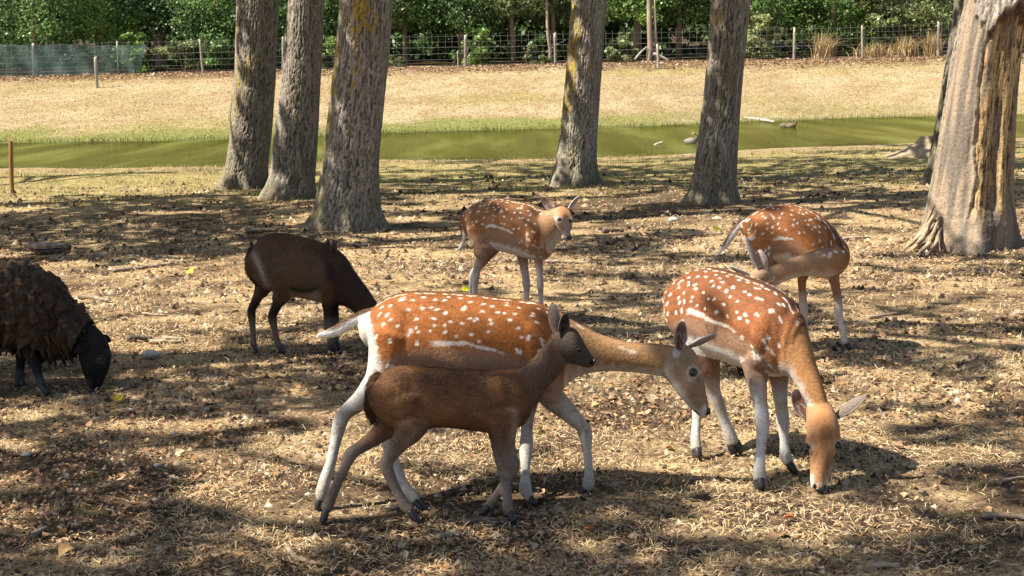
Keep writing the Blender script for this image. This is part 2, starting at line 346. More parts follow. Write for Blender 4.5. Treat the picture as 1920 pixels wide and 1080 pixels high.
add_tree('t7', 'poplar_tree', [(345, 1730, 1830), (320, 1738, 1830), (250, 1752, 1838), (100, 1778, 1862), (0, 1790, 1872)], Yg(1780, 344), 17, 'dark trunk half hidden behind the damaged tree at the right', moss=.1, light=.6)
def wound6(TH, Z, R, col, crack):
    """bark missing from the camera side: smooth grey wood on the left, a hollowed tan face on the right, bark again above"""
    a = np.mod(TH - math.pi * 1.5 + math.pi, 2 * math.pi) - math.pi      # 0 = towards camera, negative = left
    n = fbm(a * 6 + 3, Z * 2.2, 4, 91); nf = fbm(a * 40, Z * 5, 4, 92); ns = fbm(a * 22 + 9, Z * 9, 3, 93)
    top = 2.02 + .12 * np.sin(a * 3 + .6) + .25 * np.clip(-a - .1, 0, 1) + (n - .5) * .25
    bare = sstep(-1.75, -1.6, a) * (1 - sstep(1.75, 1.9, a)) * (1 - sstep(top - .01, top + .015, Z))
    bare *= 1 - sstep(1.0, 1.35, a + (n - .5) * .3) * .0
    edge = -.44 + .10 * np.sin(Z * 3.1) + (n - .5) * .22 - .18 * np.clip(.7 - Z, 0, 1)
    hol = sstep(edge - .015, edge + .03, a) * (1 - sstep(1.75, 1.95, a + (n - .5) * .3)) * bare * sstep(.22, .5, Z + (n - .5) * .2)
    rim = np.exp(-((a - edge) / .035) ** 2) * bare * sstep(.1, .3, Z)
    R0 = R + .020 * crack
    Rb = R0 - .035 + .003 * (nf - .5) + .035 * (n - .5) + .006 * (fbm(a * 3, Z * 26, 3, 99) - .5) * (1 - sstep(.4, .9, Z))
    gr = fbm(a * 5, Z * 1.1, 3, 94)
    grey = zmix(np.array([.33, .245, .17]) + 0 * col, np.array([.18, .145, .115]) + 0 * col, sstep(.4, .6, gr)) * (.55 + .5 * fbm(a * 13, Z * 3.2, 4, 98)[..., None] + .15 * nf[..., None] + .12)
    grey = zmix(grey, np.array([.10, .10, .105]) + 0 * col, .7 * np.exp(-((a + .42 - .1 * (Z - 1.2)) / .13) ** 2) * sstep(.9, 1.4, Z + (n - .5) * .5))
    tan = zmix(np.array([.54, .375, .18]) + 0 * col, np.array([.33, .205, .095]) + 0 * col, sstep(.42, .62, fbm(a * 9, Z * 1.6, 4, 95)))
    tan = tan * (.75 + .5 * fbm(a * 60, Z * 6, 3, 96)[..., None])
    sp = sstep(.54, .66, fbm(a * 26, Z * 9, 3, 97)); tan = zmix(tan, np.array([.05, .03, .018]) + 0 * col, sp * .9)
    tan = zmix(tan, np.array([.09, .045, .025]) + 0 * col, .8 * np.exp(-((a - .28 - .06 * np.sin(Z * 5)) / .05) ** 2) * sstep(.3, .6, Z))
    tan = zmix(tan, grey * 1.05, .75 * sstep(.52, .64, fbm(a * 4 + 1, Z * 1.3, 4, 101)))
    grey = grey * .80; tan = tan * .92
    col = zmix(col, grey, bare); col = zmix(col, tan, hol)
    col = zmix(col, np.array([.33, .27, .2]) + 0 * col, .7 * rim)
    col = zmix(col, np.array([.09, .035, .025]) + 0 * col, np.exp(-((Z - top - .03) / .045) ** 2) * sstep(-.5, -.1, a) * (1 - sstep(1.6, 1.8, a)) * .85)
    R = R0 * (1 - bare) - .020 * crack * (1 - bare) + Rb * bare
    R = R - hol * (.030 + .03 * np.exp(-((a - .28) / .12) ** 2) + .02 * np.sin(a * 9 + Z)) + .02 * rim
    R = R + .05 * np.exp(-((Z - top - .10) / .09) ** 2) * sstep(-.6, -.2, a) * (1 - sstep(1.5, 1.8, a))
    return R, col
add_tree('t6', 'damaged_tree', [(470, 1702, 1918), (450, 1716, 1912), (425, 1730, 1908), (380, 1742, 1906), (300, 1757, 1908), (200, 1772, 1914), (100, 1787, 1924), (0, 1812, 1940)], Yg(1800, 462), 20, 'wide damaged trunk at the right with bark stripped from its hollow tan face', wound=wound6, moss=.0, light=1.1)
# splayed, torn roots at the foot of the damaged tree
r6 = TREES[-1]['root']; Y6 = TREES[-1]['foot'][1]
for k, (p0, p1, p2, r0) in enumerate([((1752, 385), (1726, 436), (1690, 464), .020), ((1756, 395), (1730, 446), (1700, 471), .026), ((1760, 412), (1742, 455), (1716, 475), .022), ((1742, 420), (1716, 450), (1684, 470), .014), ((1750, 405), (1722, 444), (1694, 467), .018), ((1765, 425), (1752, 462), (1733, 478), .018), ((1746, 398), (1736, 425), (1722, 450), .016)]):
    g = ground(*p2); A_, B_ = at(p0[0], p0[1], Y6 - .22), at(p1[0], p1[1], (Y6 + g[1]) / 2 - .10); C_ = np.array([g[0], g[1], -.03])
    V, f = tube([A_, B_, C_], [r0 * .7, r0, r0 * .35], 14, 16); nn = fbm(V[:, 0] * 26, V[:, 1] * 26 + V[:, 2] * 14, 3, k); V = V + (nn[:, None] - .5) * r0 * 1.0 * np.array([1, -1, .6])
    obj('root', V, f, M['wood'], r6, np.array([.32, .235, .15]) * (.35 + 1.1 * nn[:, None]))

# neighbouring trees of the same grove beyond the left edge; their crowns shade the ground in view
def far_left_tree(key, x, y, r, seed, label):
    prof_z = [0, .15, .5, 1.5, 3]; n = 40; zs = np.arange(-.1, 9.01, .12); th = np.linspace(0, 2 * math.pi, n, endpoint=False); TH, Z = np.meshgrid(th, zs)
    R = r * (1 - .06 * Z) * (1 + .6 * np.exp(-np.clip(Z, 0, 9) / .2) * (1 + .3 * np.cos(5 * TH + seed)))
    u, v = TH / 6.283 * 30, Z / .2; f1, f2, cid = voro(u, v, 30, seed); cr = 1 - sstep(.05, .3, f2 - f1); R = R - .02 * cr
    col = zmix(np.array([.24, .20, .155]) * (.7 + .5 * cid[..., None]), np.array([.05, .04, .03]) + 0 * cid[..., None], cr)
    V = np.stack([x + .02 * Z + R * np.cos(TH), y + R * np.sin(TH), Z], -1).reshape(-1, 3)
    root = empty('poplar_tree', (x, y, 0), label=label, cat='tree', group='tall trees of the grove')
    obj('trunk', V, [tuple(q) for q in grid_faces(len(zs), n)] + [tuple(range((len(zs) - 1) * n, len(zs) * n))], M['bark'], root, col.reshape(-1, 3))
    TREES.append(dict(key=key, root=root, top=np.array([x + .18, y, 9.0]), r=r * .45, foot=np.array([x, y])))
for k, (x, y, lb) in enumerate([(-5.2, 3.1, 'tree outside the left edge nearest to the camera'), (-5.0, 8.2, 'tree outside the left edge level with the woolly sheep'),
                                (-7.4, 13.5, 'tree outside the left edge level with the thick cluster'), (-10.5, 20.0, 'tree outside the left edge near the small stake'), (-13.5, 26.0, 'tree outside the left edge close to the pond')]):
    far_left_tree('o%d' % k, x, y, .34, 60 + k, lb)

# --- where sunlight reaches the ground (1 = gap in the crowns), read off the picture in coarse steps
LX = np.linspace(0, 1920, 9); LY = np.array([285, 320, 350, 400, 450, 500, 560, 620, 680, 740, 800, 860, 920, 980, 1080])
LIT = np.array([[1, 1, 1, 1, 1, 1, .8, .5, .5], [1, 1, .9, .5, .3, .1, .1, .1, .1], [1, 1, .6, .35, .3, .3, .4, .3, .3], [.25, .2, .2, .4, .4, .4, .4, .5, .6],
    [.05, .02, .1, .5, .6, .6, .7, .7, .7], [.95, 1, .95, .8, .7, .5, .7, .7, .4], [.95, 1, 1, .9, .7, .35, .6, .75, .75], [.7, .75, .5, .4, .6, .65, .65, .35, .65],
    [.4, .4, .3, .4, .8, .85, .6, .35, .4], [.15, .2, .15, .4, .95, 1, .95, 1, 1], [.5, .5, .5, .8, .95, .95, .6, .65, .5], [.55, .4, .85, 1, .9, .75, .6, .45, .25],
    [.3, .3, .9, .75, .55, .6, .55, .5, .2], [.45, .4, .3, .15, .2, .25, .6, .5, .2], [.4, .35, .25, .15, .12, .15, .2, .2, .2]])
def lit(px, py):
    px = np.clip(px, 0, 1920); ix = np.clip(px / 240, 0, 7.999); i = ix.astype(int); u = ix - i
    j = np.clip(np.searchsorted(LY, py) - 1, 0, len(LY) - 2); v = np.clip((py - LY[j]) / (LY[j + 1] - LY[j]), 0, 1)
    return (LIT[j, i] * (1 - u) + LIT[j, i + 1] * u) * (1 - v) + (LIT[j + 1, i] * (1 - u) + LIT[j + 1, i + 1] * u) * v
def canopy():  # crown leaves placed up the sun ray from each spot meant to be shaded
    leaves = []
    for (y0, y1, dens, size) in [(4.3, 8, 520, .105), (8, 13, 320, .125), (13, 20, 220, .17), (20, 33, 70, .23)]:
        w = .40 * y1 + 1.2; n = int(dens * 2 * w * (y1 - y0)); x = rng.uniform(-w, w, n); y = rng.uniform(y0, y1, n)
        px, py = project(np.c_[x, y, x * 0]); L = lit(px, py); sc = 2.4 if y0 < 13 else .9
        nz = fbm(x * sc + 31, y * sc * 1.3, 4, 61); thr = .5 + (nz - .5) * 1.7
        keep = (L < thr) & (np.abs(x) < .40 * y + 1.2)
        x, y = x[keep], y[keep]; h = rng.uniform(5.6, 9.8, len(x)); q = h / TO_SUN[2]
        leaves.append(np.c_[x + TO_SUN[0] * q, y + TO_SUN[1] * q, h, np.full(len(x), size)])
    return np.vstack(leaves)
def leaf_quads(P, size, colors, up=.35, seed=0):
    """one folded leaf (4-sided) per point"""
    r = np.random.default_rng(seed); n = len(P); d = unit(r.normal(size=(n, 3))); nn = unit(r.normal(size=(n, 3)) + np.array([0, 0, up * 2])); s = unit(np.cross(d, nn)); d = np.cross(nn, s)
    L = size * r.uniform(.7, 1.35, n); Wd = L * r.uniform(.35, .5, n)
    V = np.stack([P - d * L[:, None] * .5, P + s * Wd[:, None] - nn * L[:, None] * .08, P + d * L[:, None] * .5, P - s * Wd[:, None] - nn * L[:, None] * .08], 1).reshape(-1, 3)
    return V, np.arange(n * 4).reshape(n, 4), np.repeat(colors, 4, 0)
LV = canopy(); FT = np.array([t_['foot'] for t_ in TREES])
own = np.argmin(((LV[:, None, :2] - FT[None]) ** 2).sum(-1), 1)
for k, T in enumerate(TREES):
    P = LV[own == k]
    if len(P) < 30: continue
    g = rng.uniform(.7, 1.3, len(P))[:, None]
    V, f, c = leaf_quads(P[:, :3], P[:, 3], np.array([.075, .125, .025]) * g, .5, 100 + k)
    obj('crown', V, f, M['leaf'], T['root'], c, smooth=False)
    sel = P[rng.choice(len(P), min(9, len(P)), replace=False)]
    for e in sel:
        s0 = T['top'] * np.array([1, 1, rng.uniform(.5, .97)]); d = e[:3] - s0
        V, f = tube([s0, s0 + d * .35 + np.array([0, 0, .5]), s0 + d * .75 + np.array([0, 0, .35]), e[:3]], [.085, .06, .035, .012], 7, 4)
        obj('limb', V, f, M['bark'], T['root'], np.tile([.2, .16, .12], (len(V), 1)))
# ================================================================== FAR SIDE: fence, netting, woodland edge
def zt(x, y): return float(terrain(np.array([x]), np.array([y]))[0])
def post_mesh(base, top, r, seed, n=10):
    rr = np.random.default_rng(seed); b, tp = np.array(base), np.array(top); zz = np.linspace(0, 1, 7); V = []
    for k, s in enumerate(zz):
        a = np.linspace(0, 2 * math.pi, n, endpoint=False); q = r * (1 - .1 * s) * (1 + .10 * np.cos(2 * a + seed) + .05 * rr.normal(size=n))
        V.append(b * (1 - s) + tp * s + np.c_[q * np.cos(a), q * np.sin(a), np.zeros(n) + (s == 1) * .03 * np.cos(a + seed)])
    return np.vstack(V), [tuple(q) for q in grid_faces(7, n)] + [tuple(range(6 * n, 7 * n))]
fence = empty('wire_fence', (0, Y_FENCE, 2.08), label='long wire mesh fence on wooden posts along the wood', cat='fence')
POSTS = [(-150, 88, 3), (62, 82, 5), (220, 78, 4), (375, 74, 5), (531, 70, 5), (700, 68, 4), (873, 65, 5), (1040, 62, 4), (1385, 55, 4), (1490, 52, 5), (1617, 48, 5), (1760, 42, 5), (1915, 38, 5), (2080, 34, 5)]
PX = []
for k, (px, pt, w) in enumerate(POSTS):
    T_ = at(px, pt, Y_FENCE); b = np.array([T_[0] + rng.normal() * .03, Y_FENCE, zt(T_[0], Y_FENCE) - .1]); PX.append((b, T_))
    V, f = post_mesh(b, T_, w / 2 / F_PX * Y_FENCE * 1.15, k); obj('post', V, f, M['post'], fence)
for h in (.12, .36, .62, .90, 1.16, 1.40):
    P = []
    for (b0, t0), (b1, t1) in zip(PX[:-1], PX[1:]):
        for s in (0, .5): P.append((b0 + (t0 - b0) * (h + .1) / 1.55) * (1 - s) + (b1 + (t1 - b1) * (h + .1) / 1.55) * s + np.array([0, -.085, -.05 * s + rng.normal() * .008]))
    P.append(PX[-1][0] + np.array([0, -.085, h + .1])); V, f = tube(P, [.006 if h in (.62, .9) else .0036] * len(P), 4, 2); obj('wire', V, f, M['wire'], fence)
sv, sf = tube([(0, 0, 0), (0, 0, 1.34)], [.0024, .0024], 4, 1); sme = make_mesh('stay_wire', sv, sf, M['wire'])
for x in np.arange(PX[0][0][0], PX[-1][0][0], .30):
    o = link('stay_wire', sme, fence); o.location = (x, -.085, zt(x, Y_FENCE) - 2.08 + .06); o.rotation_euler = (0, rng.normal() * .02, 0)
# short stakes standing in front of the fence and on the near bank
for (px, pt, pb, w, Y, lb, mt) in [(181, 107, 150, 6, 58.5, 'short pale stake in front of the dark netting', 'post'), (1235, 83, 122, 6, 60.6, 'short whitish stake before the dark gap in the wood', 'post'),
                           (860, 97, 131, 2.5, 61.3, 'thin grey stake beside a leaning fence post', 'post'), (22, 264, 362, 9, Yg(22, 362), 'brown round stake on the near bank at the left edge', 'stake')]:
    if 'stake' not in M: M['stake'] = mat_noise('brown_stake', [(.3, (.16, .085, .035)), (.7, (.34, .20, .09))], 10, .85, .15, .4, .01, (1, 1, .15))
    B_ = at(px, pb, Y); T_ = at(px - 2, pt, Y); B_[2] = zt(B_[0], Y) - .1
    V, f = post_mesh(B_, T_, w / 2 / F_PX * Y, int(px)); o = obj('wooden_stake', V - B_, f, M[mt], None, label=lb, cat='stake', group='wooden stakes'); o.location = Vector(B_)
# shade netting hung on the fence at the left: sagging sheet of open weave
m, t, b, out = mat_new('shade_net'); tc = N(t, 'ShaderNodeTexCoord')
w1 = N(t, 'ShaderNodeTexNoise', {'Vector': tc.outputs['Object'], 'Scale': 1.6, 'Detail': 5.0}); w2 = N(t, 'ShaderNodeTexNoise', {'Vector': tc.outputs['Object'], 'Scale': 18.0, 'Detail': 3.0})
t.links.new(ramp(t, w1.outputs[0], [(.35, (.045, .085, .075)), (.62, (.10, .16, .145)), (.8, (.24, .30, .28))]), b.inputs['Base Color']); b.inputs['Roughness'].default_value = .6
tr = N(t, 'ShaderNodeBsdfTransparent'); fa = N(t, 'ShaderNodeMapRange', {'Value': w2.outputs[0], 'From Min': .3, 'From Max': .7, 'To Min': .25, 'To Max': .7}); mx = N(t, 'ShaderNodeMixShader', {0: fa.outputs[0]})
t.links.new(b.outputs[0], mx.inputs[1]); t.links.new(tr.outputs[0], mx.inputs[2]); t.links.new(mx.outputs[0], out.inputs[0])
nx, nz_ = 90, 16; VV = []
xl, xr = at(-160, 90, Y_FENCE)[0], at(275, 83, Y_FENCE)[0]
for j in range(nz_):
    s = j / (nz_ - 1)
    for i in range(nx):
        q = i / (nx - 1); x = xl + (xr - xl) * q; x -= (1 - s) * sstep(.9, 1, q) * .35
        z0 = zt(x, Y_FENCE); top = at(max(px_ := 275 - (1 - q) * 435, -160), 83, Y_FENCE)[2] - .06 * math.sin(q * 9) ** 2
        VV.append((x, Y_FENCE - .14 - .05 * math.sin(q * 60 + s * 3) - .08 * math.sin(q * 13 + 2 * s) * (1 - s), z0 + .04 + (top - z0 - .04) * s))
obj('shade_net', VV, grid_faces(nz_, nx, False), m, None, label='dark green shade netting hung on the fence at the left', cat='netting')

def foliage(n_blob, box, lp, size, seed, cols, crown_shape='ell'):
    """leaf clumps: blobs spread through a crown volume, leaves through every blob"""
    r = np.random.default_rng(seed); c0, h = np.array(box[0]), np.array(box[1])
    B = r.uniform(-1, 1, (n_blob * 3, 3)); B[:, 2] = np.sign(B[:, 2]) * np.abs(B[:, 2]) ** .7; B = B[((B[:, :2] ** 2).sum(1) + .25 * B[:, 2] ** 4) < 1][:n_blob]; Pn, Cn = [], []
    for q in B:
        rad = h.min() * r.uniform(.22, .42); d = unit(r.normal(size=(lp, 3))); rr_ = rad * r.uniform(.55, 1.1, (lp, 1)); p = c0 + q * h * .9 + d * rr_ * np.array([1.25, 1.0, .75])
        Pn.append(p); base = np.array(cols[r.integers(len(cols))]) * r.uniform(.5, 1.5); Cn.append(base * r.uniform(.75, 1.3, (lp, 1)))
    P, C = np.vstack(Pn), np.vstack(Cn); k = P[:, 2] > np.array([terrain(P[:, 0], P[:, 1], False)])[0] + .05
    P, C = P[k], C[k]; return leaf_quads(P, np.full(len(P), size), C, .3, seed + 1)
DEEP = [(0.069, 0.125, 0.037), (0.081, 0.144, 0.044), (0.106, 0.163, 0.056)]; MID = [(0.13, 0.215, 0.062), (0.163, 0.247, 0.075), (0.104, 0.182, 0.058)]
PALE = [(0.224, 0.274, 0.112), (0.19, 0.246, 0.095), (0.269, 0.302, 0.146)]; BRIGHT = [(0.192, 0.3, 0.072), (0.228, 0.336, 0.084), (0.156, 0.252, 0.06)]; OLIVE = [(0.207, 0.236, 0.092), (0.253, 0.27, 0.115), (0.172, 0.207, 0.081)]
def wood_tree(px, Y, hh, wx_, z0, cols, label, seed, trunk_px=None, size=.125, nb=78, lp=190, name='woodland_tree'):
    x = at(px, 100, Y)[0]; zb = zt(x, Y); root = empty(name, (x, Y, zb), label=label, cat='tree', group='trees of the wood beyond the fence')
    V, f, c = foliage(nb, ((x, Y, zb + (z0 + hh) / 2), (wx_, min(wx_, 2.2), (hh - z0) / 2)), lp, size, seed, cols); obj('crown', V, f, M['leaf'], root, c, smooth=False)
    r = np.random.default_rng(seed); lean = r.normal() * .25; tw = .16 if trunk_px is None else trunk_px
    P = [(x, Y - .3, zb - .1), (x + lean * .3, Y - .25, zb + 1.2), (x + lean, Y, zb + hh * .5), (x + lean * 1.3, Y, zb + hh * .85)]
    V, f = tube(P, [tw, tw * .8, tw * .55, tw * .15], 10, 8); obj('trunk', V, f, M['bark'], root, np.array([.22, .15, .10]) * (.6 + .8 * fbm(V[:, 0] * 9, V[:, 2] * 9, 3, seed)[:, None]))
    for q in range(3):
        a = r.uniform(0, 6.28); s0 = np.array(P[2]) * (.5 + .15 * q) + np.array(P[1]) * (.5 - .15 * q); e = s0 + np.array([math.cos(a) * wx_ * .7, math.sin(a) * 1.0, hh * .25])
        V, f = tube([s0, (s0 + e) / 2 + np.array([0, 0, .3]), e], [tw * .4, tw * .28, .02], 7, 4); obj('limb', V, f, M['bark'], root, np.tile([.17, .12, .085], (len(V), 1)))
W_ = [(-90, 66.0, 8, 3.2, .2, MID, 'bushy tree at the far left edge above the netting'), (70, 65.0, 8, 2.6, .9, MID, 'round leafy tree hanging over the dark netting'), (190, 66.5, 8.5, 2.3, 1.0, BRIGHT, 'light green tree behind the short pale stake'),
      (305, 67.0, 9, 2.4, 1.2, DEEP, 'dark tree with a thick trunk right of the netting'), (410, 65.2, 8, 2.3, .3, MID, 'leafy tree left of the clustered trunks'), (570, 65.5, 8, 2.4, .4, MID, 'green tree seen between the clustered trunks'),
      (760, 66, 8, 2.2, 1.5, MID, 'dark green tree right of the largest trunk'), (870, 65.5, 8, 2.2, 1.3, DEEP, 'deep green tree behind the leaning fence post'), (962, 64.6, 8, 1.9, 1.75, PALE, 'pale leafed tree with a thin orange trunk'),
      (1040, 65.2, 8, 2.1, 1.5, PALE, 'greyish pale tree left of the lichen trunk'), (1190, 65.4, 8.5, 2.3, 1.5, BRIGHT, 'bright green tree above the dark gap'), (1270, 66, 8.5, 2.4, 1.5, MID, 'glossy green tree right of the dark gap'),
      (1440, 65.6, 8, 2.3, .6, MID, 'green tree behind the dark leaning trunk'), (1560, 65.2, 8, 2.3, .5, BRIGHT, 'dense bright tree between two right hand posts'), (1690, 65.2, 8, 2.4, .4, OLIVE, 'olive coloured tree left of the damaged trunk'),
      (1840, 66, 8, 2.6, .3, OLIVE, 'olive coloured tree hidden behind the damaged trunk'), (1990, 66, 8, 2.8, .3, MID, 'green tree beyond the right edge')]

TR_PX = {305: .34, 962: .13, 1040: .13, 870: .2, 1190: .24, 760: .15}
for k, (px, Y, hh, wx_, z0, cols, lb) in enumerate(W_): wood_tree(px, Y, hh, wx_, z0, cols, lb, 300 + k * 7, TR_PX.get(px))
def bush(px, Y, hh, w, cols, label, seed, nb=24, lp=90, size=.13, name='leafy_bush', cat='bush'):
    x = at(px, 110, Y)[0]; zb = zt(x, Y); root = empty(name, (x, Y, zb), label=label, cat=cat, group='bushes along the fence')
    V, f, c = foliage(nb, ((x, Y, zb + hh * .48), (w, .7, hh * .5)), lp, size, seed, cols); obj('foliage', V, f, M['leaf'], root, c, smooth=False)
    for q in range(4):
        V, f = tube([(x + (q - 1.5) * .12, Y, zb - .05), (x + (q - 1.5) * .3, Y, zb + hh * .5), (x + (q - 1.5) * .45, Y - .1, zb + hh * .85)], [.025, .018, .006], 6, 3); obj('stem', V, f, M['darkwood'], root)
for k, (px, Y, hh, w, cols, lb) in enumerate([(255, 63.2, 1.9, .55, BRIGHT, 'small bright bush at the end of the netting'), (345, 63.4, 1.4, 1.5, OLIVE, 'low pale bush behind the fence left of the clustered trunks'), (430, 63.3, 1.3, 1.2, MID, 'low bush behind the fence touching the first trunk'),
        (620, 63.3, 1.5, 1.2, BRIGHT, 'low bush between the second and third trunk'), (735, 62.8, .5, .6, OLIVE, 'tiny bush at the fence foot beside the largest trunk'), (900, 63.4, 1.6, .8, BRIGHT, 'bright bush right of the leaning fence post'),
        (1010, 63.4, .8, .9, OLIVE, 'low sparse bush under the pale trees'), (1170, 63.4, 1.1, .8, OLIVE, 'sparse bush left of the dark gap'), (1430, 63.3, 2.0, 1.1, OLIVE, 'yellowish bush right of the dark leaning trunk'), (1660, 63.4, 2.2, 1.3, OLIVE, 'grassy bush before the olive tree')]):
    bush(px, Y, hh, w, cols, lb, 500 + k * 3)
# the wood behind reads as one dark mass
V, f, c = foliage(520, ((0, 74, 8.2), (34, 2.6, 6.0)), 75, .42, 900, DEEP); P2 = foliage(260, ((0, 71, 3.9), (32, 1.6, 1.8)), 60, .30, 911, DEEP)
V = np.vstack([V, P2[0]]); f = np.vstack([f, P2[1] + len(P2[1]) * 0 + (len(V) - len(P2[0]))]); c = np.vstack([c, P2[2]])
obj('wood_thicket', V, f, M['leaf'], None, c, smooth=False, label='dark thicket of the wood behind the first trees', kind='stuff')
# rise of wooded ground behind, closing the view
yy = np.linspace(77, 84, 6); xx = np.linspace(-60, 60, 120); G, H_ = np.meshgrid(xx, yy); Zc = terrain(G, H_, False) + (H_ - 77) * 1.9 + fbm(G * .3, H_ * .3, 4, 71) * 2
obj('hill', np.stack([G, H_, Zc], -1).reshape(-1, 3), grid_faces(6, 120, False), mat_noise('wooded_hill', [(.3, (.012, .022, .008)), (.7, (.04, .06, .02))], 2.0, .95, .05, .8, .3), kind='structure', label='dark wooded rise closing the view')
# dry straw-coloured grass clumps at the fence on the right
def blades(P, L, wid, col, seed, lean=.35, gravity=.35):
    """bent grass blades, two segments each"""
    r = np.random.default_rng(seed); n = len(P); az = r.uniform(0, 6.283, n); d = np.c_[np.cos(az), np.sin(az), np.zeros(n)]; s = np.c_[-np.sin(az), np.cos(az), np.zeros(n)]
    az2 = r.uniform(0, 6.283, n); s = np.c_[np.cos(az2), np.sin(az2), np.zeros(n)]; ln = np.abs(r.normal(0, lean, n))[:, None]; L = L[:, None]; wid = wid[:, None]
    up = np.array([0, 0, 1.0]); m_ = P + (d * ln * .4 + up) * L * .5; e = P + (d * ln * 1.3 + up * (1 - np.clip(ln, 0, 1) * gravity)) * L
    V = np.stack([P - s * wid, P + s * wid, m_ + s * wid * .8, m_ - s * wid * .8, e], 1).reshape(-1, 3); i = np.arange(n)[:, None] * 5
    f = np.concatenate([i + [[0, 1, 2]], i + [[0, 2, 3]], i + [[3, 2, 4]]], 1).reshape(-1, 3); return V, f, np.repeat(col, 5, 0)
for k, (px, hh, w, lb) in enumerate([(1545, 1.4, .35, 'tall dry grass clump left of the first right hand post'), (1700, 1.1, .55, 'tawny dry grass clump left of the last visible post'), (1748, 1.3, .3, 'pale reedy clump beside the last visible post'), (1640, .8, .8, 'low dry grass clump between right hand posts')]):
    x = at(px, 105, 62.5)[0]; n = 260; r = np.random.default_rng(k); P = np.c_[x + r.normal(0, w * .5, n), 62.6 + r.normal(0, .2, n), np.zeros(n)]; P[:, 2] = terrain(P[:, 0], P[:, 1])
    V, f, c = blades(P, hh * r.uniform(.4, 1, n), np.full(n, .016), np.array([.46, .33, .17]) * r.uniform(.6, 1.2, (n, 1)), k, .55)
    obj('dry_grass_clump', V, f, M['litter'], None, c, False, label=lb, cat='grass clump', group='dry grass clumps at the fence')
# trunks, props and a drift of dead leaves at the fence foot
for k, (pts, r0, lb) in enumerate([([(1648, 0)], 0, '')][:0] + [([(1190, 112, 62.9), (1213, 88, 62.9)], .05, 'pale pole leaning left in the dark gap'), ([(1225, 100, 62.7), (1263, 120, 62.6)], .06, 'pale pole lying right in the dark gap'), ([(1025, 98, 63.2), (1060, 75, 63.2)], .025, 'thin pale dead branch under the greyish pale tree')]):
    P = [at(*p) for p in pts]; V, f = tube([P[0], (P[0] + P[1]) / 2 + np.array([0, 0, .04]), P[1]], [r0, r0 * .95, r0 * .8], 8, 3); o = obj('leaning_pole', V - P[0], f, M['post'], None, label=lb, cat='pole'); o.location = Vector(P[0])
for k, (pxa, pb, pt, r0, lb) in enumerate([(1217, 121, 50, .15, 'upright bare trunk standing in the dark gap'), (1228, 121, 60, .09, 'thin upright trunk beside the bare one in the dark gap'), (1032, 122, 60, .09, 'leaning thin grey trunk under the greyish pale tree')]):
    Y = 63.0; B_ = at(pxa, pb, Y); T_ = at(pxa - 6 * (k == 2) + 1, pt, Y); B_[2] = zt(B_[0], Y) - .1
    V, f = tube([B_, (B_ + T_) / 2 + np.array([.05, 0, 0]), T_, T_ + np.array([0, .3, 1.5])], [r0, r0 * .9, r0 * .8, r0 * .6], 10, 5); root = empty('bare_trunk', B_, label=lb, cat='tree trunk', group='bare trunks at the fence')
    obj('trunk', V, f, M['bark'], root, np.array([.27, .20, .145]) * (.6 + .8 * fbm(V[:, 0] * 12, V[:, 2] * 6, 3, k)[:, None]))

# ================================================================== POND THINGS
def duck(px, py, head_col, body_col, label, flip=1, s=1.0):
    g = ground(px, py, ZW); root = empty('duck', g, label=label, cat='duck', group='ducks on the pond'); x, y, z = g
    T_ = lambda P: np.array(P) * np.array([flip * s, s, s]) + g
    body = [(-.24, 0, .10), (-.17, 0, .075), (-.05, 0, .06), (.08, 0, .065), (.15, 0, .09)]; V, f = tube(T_(body), [.012, .055, .095, .085, .03], 12, 5)
    neck = [(.12, 0, .08), (.17, 0, .15), (.185, 0, .20)]; V2, f2 = tube(T_(neck), [.045, .032, .034], 10, 4); hd = [(.16, 0, .205), (.19, 0, .22), (.23, 0, .215)]; V3, f3 = tube(T_(hd), [.025, .042, .022], 10, 4)
    A_ = Acc(); A_.add(V, f); A_.add(V2, f2); A_.add(V3, f3); VV, ff = A_.get(); c = np.tile(body_col, (len(VV), 1)) * (.6 + .8 * fbm(VV[:, 0] * 30, VV[:, 2] * 30, 2, 3)[:, None]); c[len(V):] = head_col
    obj('body', VV, ff, M['fur'], root, c); V, f = tube(T_([(.235, 0, .212), (.285, 0, .20)]), [.016, .010], 8, 2); obj('bill', V, f, M['bill'], root)
M['bill'] = mat_noise('duck_bill', [(.3, (.30, .18, .03)), (.7, (.6, .4, .08))], 20, .5, .4, 0.0)
duck(1297, 269, (.02, .06, .03), (.20, .18, .16), 'drake with dark green head by the near shore', 1, .8); duck(1313, 263, (.26, .16, .08), (.33, .21, .11), 'brown duck beside the green headed drake', -1, .8)
duck(1472, 239, (.10, .07, .045), (.13, .10, .07), 'left of two dark ducks swimming out on the pond', 1, .75); duck(1484, 239, (.12, .08, .05), (.15, .11, .08), 'right of two dark ducks swimming out on the pond', 1, .75)
for pts, r0, lb, mt in [([(1395, 222), (1425, 224), (1452, 228)], .07, 'bare pale log lying at the far waterline', 'post'), ([(1243, 266), (1227, 272), (1241, 277)], .02, 'forked white twig standing out of the water', 'stone')]:
    P = [ground(a, b, ZW + .05) for a, b in pts] if len(pts) and pts[0][0] > 1300 else [at(a, b, ground(1232, 276, ZW)[1]) for a, b in pts]
    V, f = tube(P, [r0, r0 * .9, r0 * .4], 8, 5); o = obj('fallen_log' if r0 > .05 else 'forked_twig', V - P[1], f, M[mt], None, label=lb, cat='log' if r0 > .05 else 'twig'); o.location = Vector(P[1])
